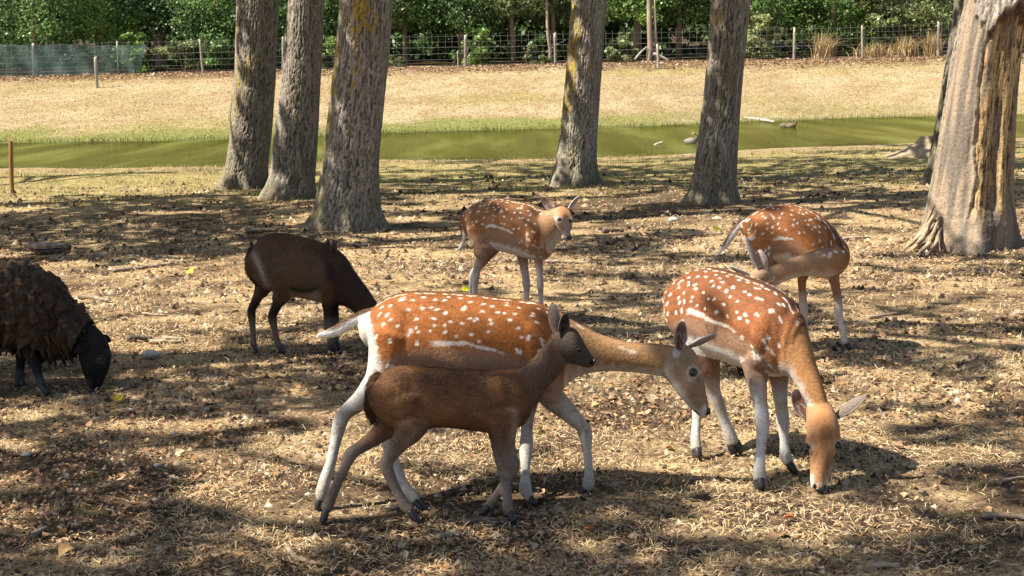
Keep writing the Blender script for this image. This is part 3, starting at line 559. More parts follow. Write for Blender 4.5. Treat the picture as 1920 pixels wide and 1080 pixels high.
# bleached root stump between the pond and the damaged tree
g = ground(1738, 293); root = empty('stump', g, label='pale rooty stump between pond and dark trunk', cat='stump')
th = np.linspace(0, 2 * math.pi, 48, endpoint=False); zz = np.linspace(0, 1, 24); TH, ZZ_ = np.meshgrid(th, zz); fl_ = (1 - ZZ_) ** 2.2
R = .10 + .10 * (1 - ZZ_) + fl_ * (.26 + .10 * np.cos(5 * TH + .8) + .06 * np.cos(8 * TH)) + (fbm(TH * 4, ZZ_ * 5, 3, 7) - .5) * .07; V = np.stack([R * np.cos(TH) * 1.3 - .35 * fl_ * sstep(.2, -.8, np.cos(TH)), R * np.sin(TH), ZZ_ * .42 - .04], -1).reshape(-1, 3) + g
obj('root_wood', V, [tuple(q) for q in grid_faces(24, 48)] + [tuple(range(23 * 48, 24 * 48))], M['wood'], root, np.array([.34, .25, .165]) * (.35 + 1.2 * fbm(TH * 7, ZZ_ * 3, 4, 2).reshape(-1, 1)))
# ================================================================== ANIMALS
class Animal:
    """closed lofts (torso, neck, head, legs, tail) are fused into one continuous skin; every skin point knows the part it came from"""
    def __init__(s, name, label, cat, Y, base_px, group=None):
        s.Y = Y; g = ground(*base_px); s.base = np.array([g[0], Y, 0.0]); s.root = empty(name, s.base, label=label, cat=cat, group=group)
        s.acc = Acc(); s.lab = []; s.extra = []; s.eyes = []; s.tips = {}; s.hooves = []
    def P(s, px, py, d=0.0): return at(px, py, s.Y + d)
    def m(s, px, d=0.0): return px * (s.Y + d) / F_PX
    def loft(s, part, C, A, S, power=1.0, n=28, caps=(.6, .6), label=True):
        C, A, S = map(np.asarray, (C, A, S)); T = unit(np.gradient(C, axis=0))
        for end in (0, 1):
            i = 0 if end == 0 else -1; ln = (np.linalg.norm(A[i]) + np.linalg.norm(S[i])) * .5 * caps[end]; cc, aa, ss = [], [], []
            for q in (.4, .75, .95):
                cc.append(C[i] + T[i] * ln * q * (1 if end else -1)); k = math.sqrt(1 - q * q); aa.append(A[i] * k); ss.append(S[i] * k)
            if end == 0: C = np.vstack([cc[::-1], C]); A = np.vstack([aa[::-1], A]); S = np.vstack([ss[::-1], S])
            else: C = np.vstack([C, cc]); A = np.vstack([A, aa]); S = np.vstack([S, ss])
        a = np.linspace(0, 2 * math.pi, n, endpoint=False); ca, sa = np.cos(a), np.sin(a)
        ca = np.sign(ca) * np.abs(ca) ** power; sa = np.sign(sa) * np.abs(sa) ** power
        V = C[:, None] + A[:, None] * ca[None, :, None] + S[:, None] * sa[None, :, None]; R = len(C)
        f = [tuple(q) for q in grid_faces(R, n)] + [tuple(range(n))[::-1], tuple(range((R - 1) * n, R * n))]
        s.acc.add(V, f); arc = np.r_[0, np.cumsum(np.linalg.norm(np.diff(C, axis=0), axis=1))]; tt = arc / arc[-1]
        ph = np.minimum(a, 2 * math.pi - a); hg = math.pi * np.sqrt(((A ** 2).sum(1) + (S ** 2).sum(1)) / 2); side = np.where(a < math.pi, 1.0, -1.0)
        T = unit(np.gradient(C, axis=0))
        L = np.zeros((R, n, 9)); L[..., 0] = part; L[..., 1] = tt[:, None]; L[..., 2] = arc[:, None]; L[..., 3] = ph[None]; L[..., 4] = ph[None] / math.pi * hg[:, None]; L[..., 5] = side[None]; L[..., 6:9] = T[:, None]
        (s.lab.append((V.reshape(-1, 3), L.reshape(-1, 9))) if label and part != 4 else None)
    def body(s, part, st, sub=6, power=.92, caps=(.6, .6)):
        """stations: top px, bottom px, depth offset, half width in metres [, depth tilt of the top]"""
        R = []
        for q in st:
            tx, ty, bx, by, d, w = q[:6]; td = q[6] if len(q) > 6 else 0.0
            T, B = s.P(tx, ty, d + td), s.P(bx, by, d - td); R.append(np.r_[(T + B) / 2, (T - B) / 2, w])
        D = catmull(R, sub * 2 if part == 0 else sub); C, A, w = D[:, :3], D[:, 3:6], D[:, 6]; T = unit(np.gradient(C, axis=0)); S = unit(np.cross(T, A)) * w[:, None]
        s.loft(part, C, A, S, power, 110 if part == 0 else 48, caps)
    def limb(s, part, st, d0, d1=None, hoof=None, flat=.9, sub=6, caps=(.5, .3)):
        """leg: (px, py, radius px) from the top down; depth runs from d0 to the depth at which the hoof meets the ground"""
        if hoof is not None and d1 is None: d1 = ground(*hoof)[1] - s.Y + .02
        if d1 is None: d1 = d0
        st = [tuple(q) for q in st]; px = np.array([q[:2] for q in st], float); L = np.r_[0, np.cumsum(np.linalg.norm(np.diff(px, axis=0), axis=1))]; Lt = L[-1] + (0 if hoof is None else math.hypot(hoof[0] - px[-1, 0], hoof[1] - px[-1, 1])); R = []
        for q, l in zip(st, L):
            d = d0 + (d1 - d0) * l / Lt; R.append(np.r_[s.P(q[0], q[1], d), s.m(q[2], d)])
        R = np.array(R)
        if part == 3: rr = R[:, 3].copy(); R[1:-1, 3] += .45 * (rr[1:-1] - (rr[:-2] + rr[2:]) / 2)
        D = catmull(R, sub); C, r = D[:, :3], D[:, 3]; T = unit(np.gradient(C, axis=0)); A = unit(np.cross(T, np.array([0, 1.0, 0])))
        if part == 5 and (A[:, 2] - .5 * A[:, 0]).mean() < 0: A = -A
        S = unit(np.cross(T, A))
        s.loft(part, C, A * r[:, None], S * (r * flat)[:, None], 1.0, 20, caps)
        if hoof is not None: s.hoof(C[-1], T[-1], r[-1], s.P(hoof[0], hoof[1], d1))
        return C
    def hoof(s, c, T, r, tip):
        fwd = tip - c; L = np.linalg.norm(fwd) + 1e-6; fw = fwd / L; side = unit(np.cross(fw, np.array([0, 0, 1.0])) + 1e-6 * np.array([0, 1, 0])); side = np.array([0, 1.0, 0]) * .8 + side * .2
        if abs(fw[2]) > .93: side = np.array([1.0, 0.1, 0])
        side = unit(side - fw * (side @ fw)); A_ = Acc()
        for sg in (-1, 1):
            o_ = side * sg * r * .52; A_.add(*tube([c - fw * r * .1 + o_ * .9, c + fw * L * .35 + o_, c + fw * L * .75 + o_ * 1.0, tip + o_ * .75], [r * .62, r * .70, r * .60, r * .25], 10, 4))
        V, f = A_.get(); 
        s.hooves.append((V, f))
    def ell(s, part, px, py, d, rx, ry, rz, ang=0):
        """muscle swelling: ellipsoid, radii px (image x, image y) and metres (depth)"""
        c = s.P(px, py, d); ca, sa = math.cos(ang), math.sin(ang); ux = s.m(1, d); X = np.array([ca, 0, sa]); Z = np.array([-sa, 0, ca])
        t = np.linspace(-.98, .98, 9); C = np.array([c + X * rx * ux * q for q in t]); k = np.sqrt(1 - t * t)
        s.loft(part, C, Z[None] * (ry * ux * k)[:, None], np.array([[0, 1.0, 0]]) * (rz * k)[:, None], 1.0, 24, (.02, .02), part == 2)
    def build_skin(s, voxel=.007, smooth=5):
        V, f = s.acc.get(); me = bpy.data.meshes.new('tmp'); me.from_pydata([tuple(map(float, v)) for v in V - s.base], [], f); me.update()
        o = bpy.data.objects.new('tmp', me); COL.objects.link(o); md = o.modifiers.new('r', 'REMESH'); md.mode = 'VOXEL'; md.voxel_size = voxel; md.adaptivity = 0
        sm = o.modifiers.new('s', 'SMOOTH'); sm.factor = .5; sm.iterations = smooth
        dg = bpy.context.evaluated_depsgraph_get(); m2 = bpy.data.meshes.new_from_object(o.evaluated_get(dg)); bpy.data.objects.remove(o); bpy.data.meshes.remove(me)
        n = len(m2.vertices); s.V = np.zeros(n * 3, np.float32); m2.vertices.foreach_get('co', s.V); s.V = s.V.reshape(-1, 3).astype(float) + s.base
        nm = np.zeros(n * 3, np.float32); m2.vertices.foreach_get('normal', nm); s.Nrm = nm.reshape(-1, 3).astype(float)
        nl = len(m2.loops); fi = np.zeros(nl, np.int32); m2.loops.foreach_get('vertex_index', fi); s.Fc = fi.reshape(-1, 4); bpy.data.meshes.remove(m2)
        PV = np.vstack([a for a, _ in s.lab]); PL = np.vstack([b for _, b in s.lab]); kd = KDTree(len(PV))
        for i, p in enumerate(PV): kd.insert(p, i)
        kd.balance(); out = np.zeros((n, 9))
        for i, p in enumerate(s.V):
            hits = kd.find_n(p, 4); i0 = hits[0][1]; L0 = PL[i0]; acc = np.zeros(9); ws = 0
            for co, idx, dist in hits:
                if PL[idx][0] == L0[0]: w = 1 / (dist * dist + 4e-6); acc += PL[idx] * w; ws += w
            out[i] = acc / ws; out[i, 0] = L0[0]; out[i, 5] = L0[5]
        s.L = out
    def add_ear(s, base, tip, wid, face, d0=0., d1=0., cup=.35, cols=((.30, .22, .16), (.10, .05, .035), (.55, .5, .45))):
        """cupped ear shell between base and tip (px), opening towards `face`; joined to the skin"""
        B, T = s.P(*base, d0), s.P(*tip, d1); ax = T - B; L = np.linalg.norm(ax); ax /= L; fc = np.array(face, float); fc = unit(fc - ax * (fc @ ax)); sd = np.cross(ax, fc); W_ = s.m(wid)
        nu, nv = 16, 13; u = np.linspace(0, 1, nu); v = np.linspace(-1, 1, nv); wu = W_ * (.45 + .55 * sstep(0, .45, u)) * (1 - .12 * u) * np.sqrt(np.clip(1 - (np.clip(u - .50, 0, 1) / .5) ** 2.4, 0, 1)); wu = np.maximum(wu, W_ * .04)
        U, Vv = np.meshgrid(u, v, indexing='ij'); Wg = np.repeat(wu[:, None], nv, 1); ang = Vv * 1.25 * (1 - .45 * U)
        inn = B + ax * (U * L)[..., None] + sd * (Wg * np.sin(ang) / np.sin(1.25))[..., None] + fc * ((1 - np.cos(ang)) * Wg * cup * 2.0 - Wg * cup * .9)[..., None]
        outv = inn - fc * (.0035 + .006 * (1 - U))[..., None] * np.ones_like(inn) - sd * (-.0)
        fi = grid_faces(nu, nv, False); nI = nu * nv; Vt = np.vstack([inn.reshape(-1, 3), outv.reshape(-1, 3)]); f = [tuple(q[::-1]) for q in fi] + [tuple(q + nI) for q in fi]
        bd = [i * nv for i in range(nu)] + [(nu - 1) * nv + j for j in range(1, nv)] + [i * nv + nv - 1 for i in range(nu - 2, -1, -1)]
        f += [(bd[i], bd[i + 1], bd[i + 1] + nI, bd[i] + nI) for i in range(len(bd) - 1)]
        rim = np.clip(np.maximum(np.abs(Vv) ** 6, U ** 9), 0, 1).reshape(-1, 1); hair = (fbm(Vv * 6, U * 2.5, 3, 5)).reshape(-1, 1)
        ci = np.array(cols[1]) * (.5 + hair) * (1 - rim) + np.array(cols[2]) * rim; ci = np.where((hair > .60) & (U.reshape(-1, 1) < .6), ci * .4 + np.array(cols[2]) * .4, ci); co = np.array(cols[0]) * (.7 + .6 * hair) * (1 - .6 * rim) + np.array(cols[2]) * rim * .6
        s.extra.append((Vt, f, np.vstack([ci, co])))
    def nose(s, px, py, d, rx, ry, rz=.008):
        c = s.P(px, py, d); n, k = 14, 9; a_ = np.linspace(0, 2 * math.pi, n, endpoint=False); b_ = np.linspace(.02, math.pi - .02, k); E = np.stack([np.outer(np.sin(b_), np.cos(a_)) * s.m(rx), np.outer(np.cos(b_), np.ones(n)) * rz, np.outer(np.sin(b_), np.sin(a_)) * s.m(ry)], -1) + c
        obj('nose', E.reshape(-1, 3), [tuple(q) for q in grid_faces(k, n)] + [tuple(range(n)), tuple(range((k - 1) * n, k * n))], M['nose'], s.root)
    def add_eye(s, px, py, d, r, ring=1.0):
        s.eyes.append((s.P(px, py, d), s.m(r), ring))
    def surf(s, px, py):
        """front-most skin point seen at a pixel"""
        x, y = project(s.V); k = (np.abs(x - px) < 5) & (np.abs(y - py) < 5)
        if not k.any(): k = ((x - px) ** 2 + (y - py) ** 2) < 150
        return s.V[k][np.argmin(s.V[k][:, 1])]
    def finish(s, col, hair_n, hair_len, hair_w=.0016, lift=.28):
        for c, r, ring in s.eyes:
            d = np.linalg.norm(s.V - c, axis=1)
        V, f, c = s.V, [tuple(q) for q in s.Fc], col; acc = Acc(); acc.add(V, f); C = [c]
        for Ve, fe, ce in s.extra: acc.add(Ve, fe); C.append(ce)
        V2, f2 = acc.get(); body = obj('body', V2, f2, M['fur'], s.root, np.vstack(C))
        for c_, r, ring in s.eyes:
            n, k = 14, 9; a = np.linspace(0, 2 * math.pi, n, endpoint=False); b = np.linspace(.02, math.pi - .02, k); E = np.stack([np.outer(np.sin(b), np.cos(a)), np.outer(np.cos(b), np.ones(n)), np.outer(np.sin(b), np.sin(a)) * .85], -1) * r + c_
            obj('eye', E.reshape(-1, 3), [tuple(q) for q in grid_faces(k, n)] + [tuple(range(n)), tuple(range((k - 1) * n, k * n))], M['eye'], s.root)
        for Vh, fh in s.hooves:
            Vh = Vh.copy(); Vh[:, 2] = np.maximum(Vh[:, 2], -.02); obj('hoof', Vh, fh, M['hoof'], s.root)
        # fur: short flat hairs lying tailwards, coloured by the skin they grow from
        r = np.random.default_rng(len(V)); p = s.V[s.Fc]; ar = np.linalg.norm(np.cross(p[:, 2] - p[:, 0], p[:, 3] - p[:, 1]), axis=1)
        fc_ = p.mean(1)
        for c_, r_, _ in s.eyes: ar = ar * (np.linalg.norm(fc_ - c_, axis=1) > r_ * 1.6)
        fi = r.choice(len(ar), hair_n, p=ar / ar.sum()); w = r.dirichlet(np.ones(4), hair_n); root = (p[fi] * w[..., None]).sum(1); nn = unit((s.Nrm[s.Fc[fi]] * w[..., None]).sum(1))
        hc = (col[s.Fc[fi]] * w[..., None]).sum(1); lab = s.L[s.Fc[fi, 0]]; T = lab[:, 6:9]; part = lab[:, 0]
        flow = np.where((part == 0)[:, None], -T * .9 + np.array([0, 0, -.55]), np.where((part == 1)[:, None], -T * .8 + np.array([0, 0, -.5]), np.where((part == 2)[:, None], -T, T)))
        flow = unit(flow) + r.normal(0, .22, (hair_n, 3)); flow = unit(flow - nn * (flow * nn).sum(1, keepdims=True)); d = unit(flow + nn * (lift * r.uniform(.3, 1.3, (hair_n, 1))))
        Ln = hair_len * np.select([part == 2, part == 3, part == 4, part == 5], [.45, .5, .8, 2.4], 1.0) * r.uniform(.6, 1.35, hair_n); sd = unit(np.cross(d, nn)) * hair_w; root = root - nn * .001
        mid = root + d * (Ln * .55)[:, None]; tip = root + d * Ln[:, None] - nn * (Ln * .12)[:, None]
        HV = np.stack([root - sd, root + sd, mid, tip], 1).reshape(-1, 3); HV = np.stack([root - sd, root + sd, mid + sd * .7, tip, mid - sd * .7], 1).reshape(-1, 3)
        hcv = hc * r.uniform(.62, 1.32, (hair_n, 1)); i = np.arange(hair_n)[:, None] * 5; F_ = np.concatenate([i + [[0, 1, 2]], i + [[0, 2, 4]], i + [[4, 2, 3]]], 1).reshape(-1, 3)
        obj('fur', HV, F_, M['hair'], s.root, np.repeat(hcv, 5, 0))
        return body

A3 = np.array
M['nose'] = mat_noise('wet_nose', [(.3, (.010, .008, .008)), (.7, (.024, .02, .019))], 120, .35, .5, .4, .002)
def mixv(a, b, f): return a * (1 - f[:, None]) + b * f[:, None]
def eye_rings(s, col, light=(.55, .47, .38), dark=(.02, .014, .01), k=1.9):
    for c, r, ring in s.eyes:
        d = np.linalg.norm(s.V - c, axis=1); col = mixv(col, A3(light), ring * (1 - sstep(r * 1.45, r * 1.85, d)) * .45); col = mixv(col, A3(dark), (1 - sstep(r * 1.02, r * 1.22, d)) * .95)
    return col
def deer_coat(s, seed, base, neckc, belly=(.62, .585, .53), leg=(.43, .39, .335), legtop=.32, spot=(.74, .67, .56), dorsal=(.06, .032, .018), spots=True, flank=(.33, .70), headc=(.25, .16, .095), flankc=.275, bellyc=.375, under=None, white_rump=0.0, nosepx=None, nrad=.03):
    r = np.random.default_rng(seed); L, V = s.L, s.V; n = len(V); part, t, arc, ph, cc, side = L[:, 0], L[:, 1], L[:, 2], L[:, 3], L[:, 4], L[:, 5]
    base, neckc, belly, leg, spot = map(A3, (base, neckc, belly, leg, spot)); nz = fbm(V[:, 0] * 14 + V[:, 1] * 9, V[:, 2] * 14, 3, seed); nf = fbm(V[:, 0] * 45, V[:, 2] * 45 + V[:, 1] * 40, 2, seed + 1); stk = fbm(arc * 16 + cc * 14, cc * 75 - arc * 20, 3, seed + 6)
    col = np.tile(base, (n, 1)) * (.72 + .56 * nz[:, None]) * (.80 + .42 * sstep(.02, .24, cc))[:, None] * (.72 + .56 * stk)[:, None]; tor = part == 0
    lower = sstep(flankc - .02, bellyc, cc); col = mixv(col, base * .62 + belly * A3([.27, .235, .19]), tor * sstep(flankc - .01, flankc + .03, cc) * .75)
    col = mixv(col, belly + 0 * col, tor * sstep(bellyc - .025, bellyc + .02, cc + (nf - .5) * .04) * (.9 if spots else .5))
    col = mixv(col, A3(dorsal), ((part == 0) | (part == 1)) * (1 - sstep(.006, .024, cc + (nf - .5) * .01)) * (.75 if spots else .35))
    if spots:
        K = []; total = arc[tor].max()
        for row, c0 in enumerate((.030, .066, .099, .132, .165, .198, .232)):
            step = .036 if row == 0 else .052; a = .02 + r.uniform(0, .04)
            while a < total - .02:
                for sd in (-1, 1):
                    if row == 0 or r.random() < .85: K.append((a + r.normal(0, .006 if row == 0 else .014), c0 + r.normal(0, .003 if row == 0 else .010), sd, (.015 if row == 0 else r.uniform(.0070, .0112)), (.0050 if row == 0 else r.uniform(.0050, .0072)), r.normal(0, .35)))
                a += step * r.uniform(.7, 1.3)
        for q in range(26): K.append((total * r.uniform(.02, .30), r.uniform(.22, .38), r.choice((-1, 1)), r.uniform(.008, .012), r.uniform(.006, .008), 1.2 + r.normal(0, .3)))
        for q in range(22): K.append((total * r.uniform(.74, .97), r.uniform(.24, .35), r.choice((-1, 1)), r.uniform(.007, .011), r.uniform(.005, .008), .4 + r.normal(0, .4)))
        msk = np.zeros(n); ii = np.where(tor | (part == 4))[0]
        for a, c0, sd, ra, rc, rot in K:
            dx = arc[ii] - a; dy = cc[ii] - c0; ca, sa = math.cos(rot), math.sin(rot); e = ((dx * ca + dy * sa) / ra) ** 2 + ((-dx * sa + dy * ca) / rc) ** 2
            msk[ii] = np.maximum(msk[ii], (1 - sstep(.35, 1.25, e + (nf[ii] - .5) * .5)) * (side[ii] == sd))
        fl = (1 - sstep(.6, 1.15, (np.abs(cc - flankc - .03 * (t - .5) - .012 * (fbm(arc * 9, arc * 0 + 2, 2, seed) - .5) * 2) + (nf - .5) * .008) / (.0095 * (1 - .75 * np.clip((t - flank[0] - .05) / (flank[1] - flank[0]), 0, 1))))) * sstep(flank[0], flank[0] + .05, t) * (1 - sstep(flank[1] - .06, flank[1], t)) * tor
        rl = (1 - sstep(.005, .010, np.abs(t * total - .065 - .12 * np.clip(cc - .1, 0, 1)) + (nf - .5) * .006)) * sstep(.16, .20, cc) * (1 - sstep(.34, .38, cc)) * tor
        m_ = np.maximum(np.maximum(msk, fl * .9), rl * .8); col = mixv(col, spot + 0 * col, m_ * .88)
    nk = part == 1; nb = sstep(.05, .5, t); nc = mixv(np.tile(base, (n, 1)), np.tile(neckc, (n, 1)), nb) * (.85 + .3 * nz[:, None]); under = belly * .85 if under is None else A3(under)
    nc = mixv(nc, under + 0 * nc, sstep(1.75, 2.6, ph + (nf - .5) * .5) * (.75 if spots else .4)); nc = mixv(nc, A3(dorsal) * 2 + 0 * nc, (1 - sstep(.008, .026, cc)) * .45)
    if spots:
        for q in range(16):
            a, c0, sd = r.uniform(0, .75), r.uniform(.025, .085), r.choice((-1, 1)); e = ((t - a) / .028) ** 2 + ((cc - c0) / .009) ** 2; nc = mixv(nc, spot + 0 * nc, (1 - sstep(.5, 1.3, e)) * (side == sd) * nk * (1 - a) * .8)
    col = np.where(nk[:, None], nc, col)
    hd = part == 2; hc = np.tile(A3(headc), (n, 1)) * (.82 + .36 * nz[:, None]); hc = mixv(hc, A3(headc) * A3([1.25, .95, .75]), (1 - sstep(.4, .95, ph)) * .6 * (1 - sstep(.55, .8, t)))
    hc = mixv(hc, belly * .8 + 0 * hc, sstep(1.95, 2.6, ph + (nf - .5) * .3) * (.75 if spots else .25)); hc = mixv(hc, belly * .85 + 0 * hc, sstep(.80, .9, t) * sstep(.7, 1.5, ph) * (.7 if spots else .2)); col = np.where(hd[:, None], hc, col)
    lg = part == 3; lc = mixv(np.tile(base, (n, 1)) * .8 + belly * .10, np.tile(leg, (n, 1)), sstep(legtop - .12, legtop + .16, t + (nz - .5) * .2)) * (.86 + .28 * nz[:, None]); lc = mixv(lc, lc * .55, sstep(.70, .78, nf) * .6); lc = mixv(lc, A3([.17, .125, .085]) + 0 * lc, sstep(.80, 1.0, t + (nz - .5) * .3) * .55); lc = mixv(lc, A3([.27, .19, .125]) + 0 * lc, (sstep(.50, .72, nz) * .45 + (1 - sstep(.9, 1.6, ph)) * .30) * (1 - sstep(.55, .8, t))); col = np.where(lg[:, None], lc, col)
    th = part == 4; tc_ = np.tile(base, (n, 1)) * (.85 + .3 * nz[:, None]); col = np.where((th & (not spots))[:, None], tc_, col)
    if spots:
        tt = mixv(tc_, spot + 0 * tc_, msk * 0); 
        k2 = [(r.uniform(.05, .8), r.uniform(.2, 2.8)) for q in range(14)]; ms = np.zeros(n)
        for a, p_ in k2: ms = np.maximum(ms, 1 - sstep(.5, 1.3, ((t - a) / .06) ** 2 + ((ph - p_) / .22) ** 2))
        tt = mixv(tt, spot + 0 * tt, ms * .85); tt = mixv(tt, leg + 0 * tt, sstep(.72, 1.0, t)); col = np.where(th[:, None], tt, col)
    tl = part == 5; tcol = mixv(np.tile(belly * 1.1, (n, 1)), np.tile(A3(dorsal) * 1.6, (n, 1)), (1 - sstep(.9, 1.5, ph)) * (1 - sstep(.7, .92, t)) * 1.0); col = np.where(tl[:, None], tcol if spots else np.tile(A3(dorsal), (n, 1)), col)
    if white_rump:
        k = sstep(0, 1, white_rump(V)) * (part != 5); col = mixv(col, belly * A3([.80, .77, .73]) + 0 * col, k * .95)
    if nosepx is not None:
        d = np.linalg.norm(V - s.surf(*nosepx), axis=1); col = mixv(col, A3([.012, .010, .010]) + 0 * col, 1 - sstep(nrad * .8, nrad * 1.15, d))
    col = eye_rings(s, col, light=(belly * .85 if spots else base * 1.2)); return np.clip(col, .004, .85)
def paint(s, col, marks, parts=(2,)):
    """coat markings given where the picture shows them: (px, py, rx, ry, angle, colour, amount)"""
    x, y = project(s.V); ok = np.isin(s.L[:, 0], parts) & ((s.Nrm * (s.V - CAM)).sum(1) < 0)
    for px, py, rx, ry, ang, c, am in marks:
        ca, sa = math.cos(ang), math.sin(ang); dx, dy = x - px, y - py; e = ((dx * ca + dy * sa) / rx) ** 2 + ((-dx * sa + dy * ca) / ry) ** 2
        col = mixv(col, A3(c) + 0 * col, (1 - sstep(.0, 1.35, e)) * ok * am)
    return col
DK, WT = (.012, .010, .010), (.60, .55, .48)
EAR = ((.20, .16, .125), (.11, .05, .035), (.50, .46, .42))

# ---- main spotted doe, walking right
a = Animal('fallow_doe', 'spotted orange doe walking right behind the dark fawn, tail raised', 'deer', 5.70, (850, 945), 'fallow deer')
a.body(0, [(690, 588, 694, 650, 0, .085), (716, 563, 722, 690, 0, .125), (760, 548, 770, 708, 0, .145), (815, 547, 822, 716, 0, .155), (880, 551, 885, 736, 0, .165), (945, 559, 948, 748, 0, .155), (1000, 565, 1000, 755, 0, .135), (1040, 580, 1036, 742, 0, .105)], 9)
a.body(1, [(1010, 578, 1010, 740, 0, .10), (1050, 590, 1052, 724, 0, .085), (1085, 606, 1090, 704, 0, .068), (1127, 627, 1130, 696, 0, .056), (1180, 641, 1178, 697, 0, .050), (1225, 644, 1222, 702, 0, .050), (1262, 648, 1245, 706, 0, .050)], 8)
a.body(2, [(1258, 652, 1240, 704, 0, .046), (1280, 644, 1254, 716, -.01, .060), (1300, 656, 1264, 730, -.012, .066), (1312, 678, 1276, 745, -.015, .064), (1319, 706, 1287, 757, -.018, .054), (1323, 730, 1297, 768, -.02, .042), (1327, 752, 1307, 777, -.022, .034), (1329, 768, 1316, 783, -.023, .028)], 8, 1.0, (.5, .55))
a.ell(2, 1297, 696, -.050, 17, 15, .03); a.ell(2, 1306, 686, .02, 12, 10, .035)
a.ell(0, 1002, 655, -.088, 34, 62, .058, .25); a.ell(0, 985, 705, -.09, 26, 40, .05); a.ell(0, 748, 628, -.088, 46, 58, .058, -.3); a.ell(0, 880, 660, -.10, 80, 60, .058); a.ell(0, 1030, 640, -.055, 40, 40, .05)
a.limb(4, [(742, 625, 52), (730, 680, 42), (708, 725, 30), (676, 758, 20)], -.07, -.09, flat=.75)
a.limb(3, [(712, 715, 30), (680, 748, 21), (648, 774, 15.5), (637, 795, 14), (629, 830, 11.5), (620, 868, 11), (608, 905, 12), (603, 925, 12), (603, 937, 10)], -.08, None, (599, 957))
a.limb(4, [(765, 640, 48), (770, 700, 36), (762, 745, 26)], .07, .08, flat=.75)
a.limb(3, [(772, 715, 30), (756, 770, 20), (730, 815, 14.5), (730, 838, 13), (742, 872, 10.5), (757, 906, 10), (772, 930, 12), (781, 941, 10)], .08, None, (796, 957))
a.limb(3, [(985, 690, 34), (988, 740, 26), (988, 790, 15), (987, 835, 13.5), (986, 850, 12.5), (985, 885, 10), (985, 915, 12), (990, 928, 10.5), (996, 935, 9)], .07, None, (1006, 949))
a.limb(3, [(1010, 690, 42), (1030, 738, 28), (1062, 770, 20), (1089, 797, 14.5), (1097, 812, 13.5), (1101, 845, 10), (1104, 882, 9.5), (1104, 903, 11.5), (1101, 916, 10.5)], -.07, -.09)
a.hoof(a.P(1101, 916, -.09), np.array([0, 0, -1.]), a.m(10), a.P(1095, 938, -.09))
a.limb(5, [(700, 585, 10), (680, 592, 10), (655, 606, 11), (632, 619, 10), (614, 626, 7), (602, 628, 4)], 0, -.03)
a.build_skin(.0046, 9)
a.add_ear((1274, 656), (1280, 602), 16, (.2, -1, .1), -.055, -.075, .5, EAR); a.add_ear((1290, 648), (1343, 626), 13, (-.3, .55, .5), .04, .10, .4, EAR)
e = a.surf(1301, 700); a.eyes.append((e + np.array([0, .0125, 0]), .0185, .7)); e2 = e + np.array([.01, .125, .01]); a.eyes.append((e2, .015, 1.0))
def wr(V):
    x, y = project(V); return (1 - sstep(0, 1, (x - (684 + (y - 600) * .26)) / 16 - .1)) * (y > 575) * (y < 770) * 1.0
col = deer_coat(a, 4, (.255, .088, .024), (.30, .165, .075), headc=(.24, .165, .10), white_rump=wr, nosepx=(1330, 772), nrad=.013)
col = paint(a, col, [(1310, 715, 12, 4, 1.2, (.15, .095, .055), .55), (1298, 738, 14, 3, .5, (.15, .10, .06), .5), (1285, 675, 16, 14, .4, (.19, .125, .07), .5), (1307, 679, 4, 16, -.35, (.36, .20, .085), .6), (1265, 735, 26, 9, .75, (.46, .45, .43), .65), (1252, 690, 14, 22, 0, (.30, .27, .23), .5), (1322, 768, 4, 11, 0, (.52, .47, .40), .75), (1307, 774, 11, 2.2, .75, (.05, .035, .03), .9), (1268, 662, 8, 10, 0, (.46, .44, .42), .6), (1293, 712, 14, 4, .55, (.42, .34, .25), .5)])
q = a.surf(1327, 770); a.nose(1328.5, 771, q[1] - a.Y + .012, 4.5, 7.5, .016)
a.finish(col, 60000, .0115, .0013, .22)

# ---- dark fawn walking beside her
a = Animal('fallow_fawn', 'dark brown unspotted fawn walking in front of the spotted doe', 'deer', 5.40, (840, 978), 'fallow deer')
a.body(0, [(708, 706, 704, 775, 0, .06), (735, 690, 728, 800, 0, .085), (770, 686, 768, 806, 0, .095), (830, 690, 828, 800, 0, .098), (890, 694, 888, 806, 0, .098), (940, 695, 936, 812, 0, .09), (978, 692, 974, 800, 0, .072)], 9)
a.body(1, [(955, 700, 962, 795, 0, .068), (982, 688, 1002, 762, 0, .054), (1003, 668, 1024, 730, 0, .043), (1025, 642, 1046, 704, 0, .038), (1043, 622, 1064, 680, 0, .037)], 8)
a.body(2, [(1044, 622, 1056, 676, 0, .036), (1060, 612, 1066, 680, -.005, .046), (1076, 614, 1077, 683, -.008, .049), (1090, 632, 1087, 686, -.01, .043), (1099, 649, 1095, 688, -.012, .033), (1108, 663, 1102, 690, -.014, .026), (1114, 672, 1109, 688, -.014, .021)], 8, 1.0, (.5, .5))
a.ell(0, 752, 740, -.055, 36, 44, .042, -.3); a.ell(0, 940, 745, -.058, 24, 44, .036, .2); a.ell(0, 955, 780, -.05, 18, 26, .034); a.ell(0, 850, 742, -.06, 60, 42, .038)
a.limb(4, [(738, 745, 40), (735, 785, 30), (722, 812, 20)], .045, .05, flat=.75)
a.limb(3, [(735, 790, 26), (706, 818, 18), (672, 841, 13.5), (657, 853, 13), (645, 880, 10.5), (630, 912, 10), (617, 942, 11), (611, 957, 10.5)], .05, None, (604, 984))
a.limb(4, [(765, 745, 44), (775, 790, 33), (758, 825, 21)], -.045, -.05, flat=.75)
a.limb(3, [(778, 785, 32), (757, 820, 22), (732, 855, 15), (724, 872, 13.5), (733, 897, 11.5), (744, 920, 10), (757, 945, 11), (768, 958, 11)], -.05, None, (788, 984))
a.limb(3, [(945, 770, 34), (946, 815, 24), (952, 845, 17), (960, 872, 15.5), (955, 890, 12.5), (940, 915, 9.5), (925, 938, 10), (917, 949, 10)], -.045, -.06)
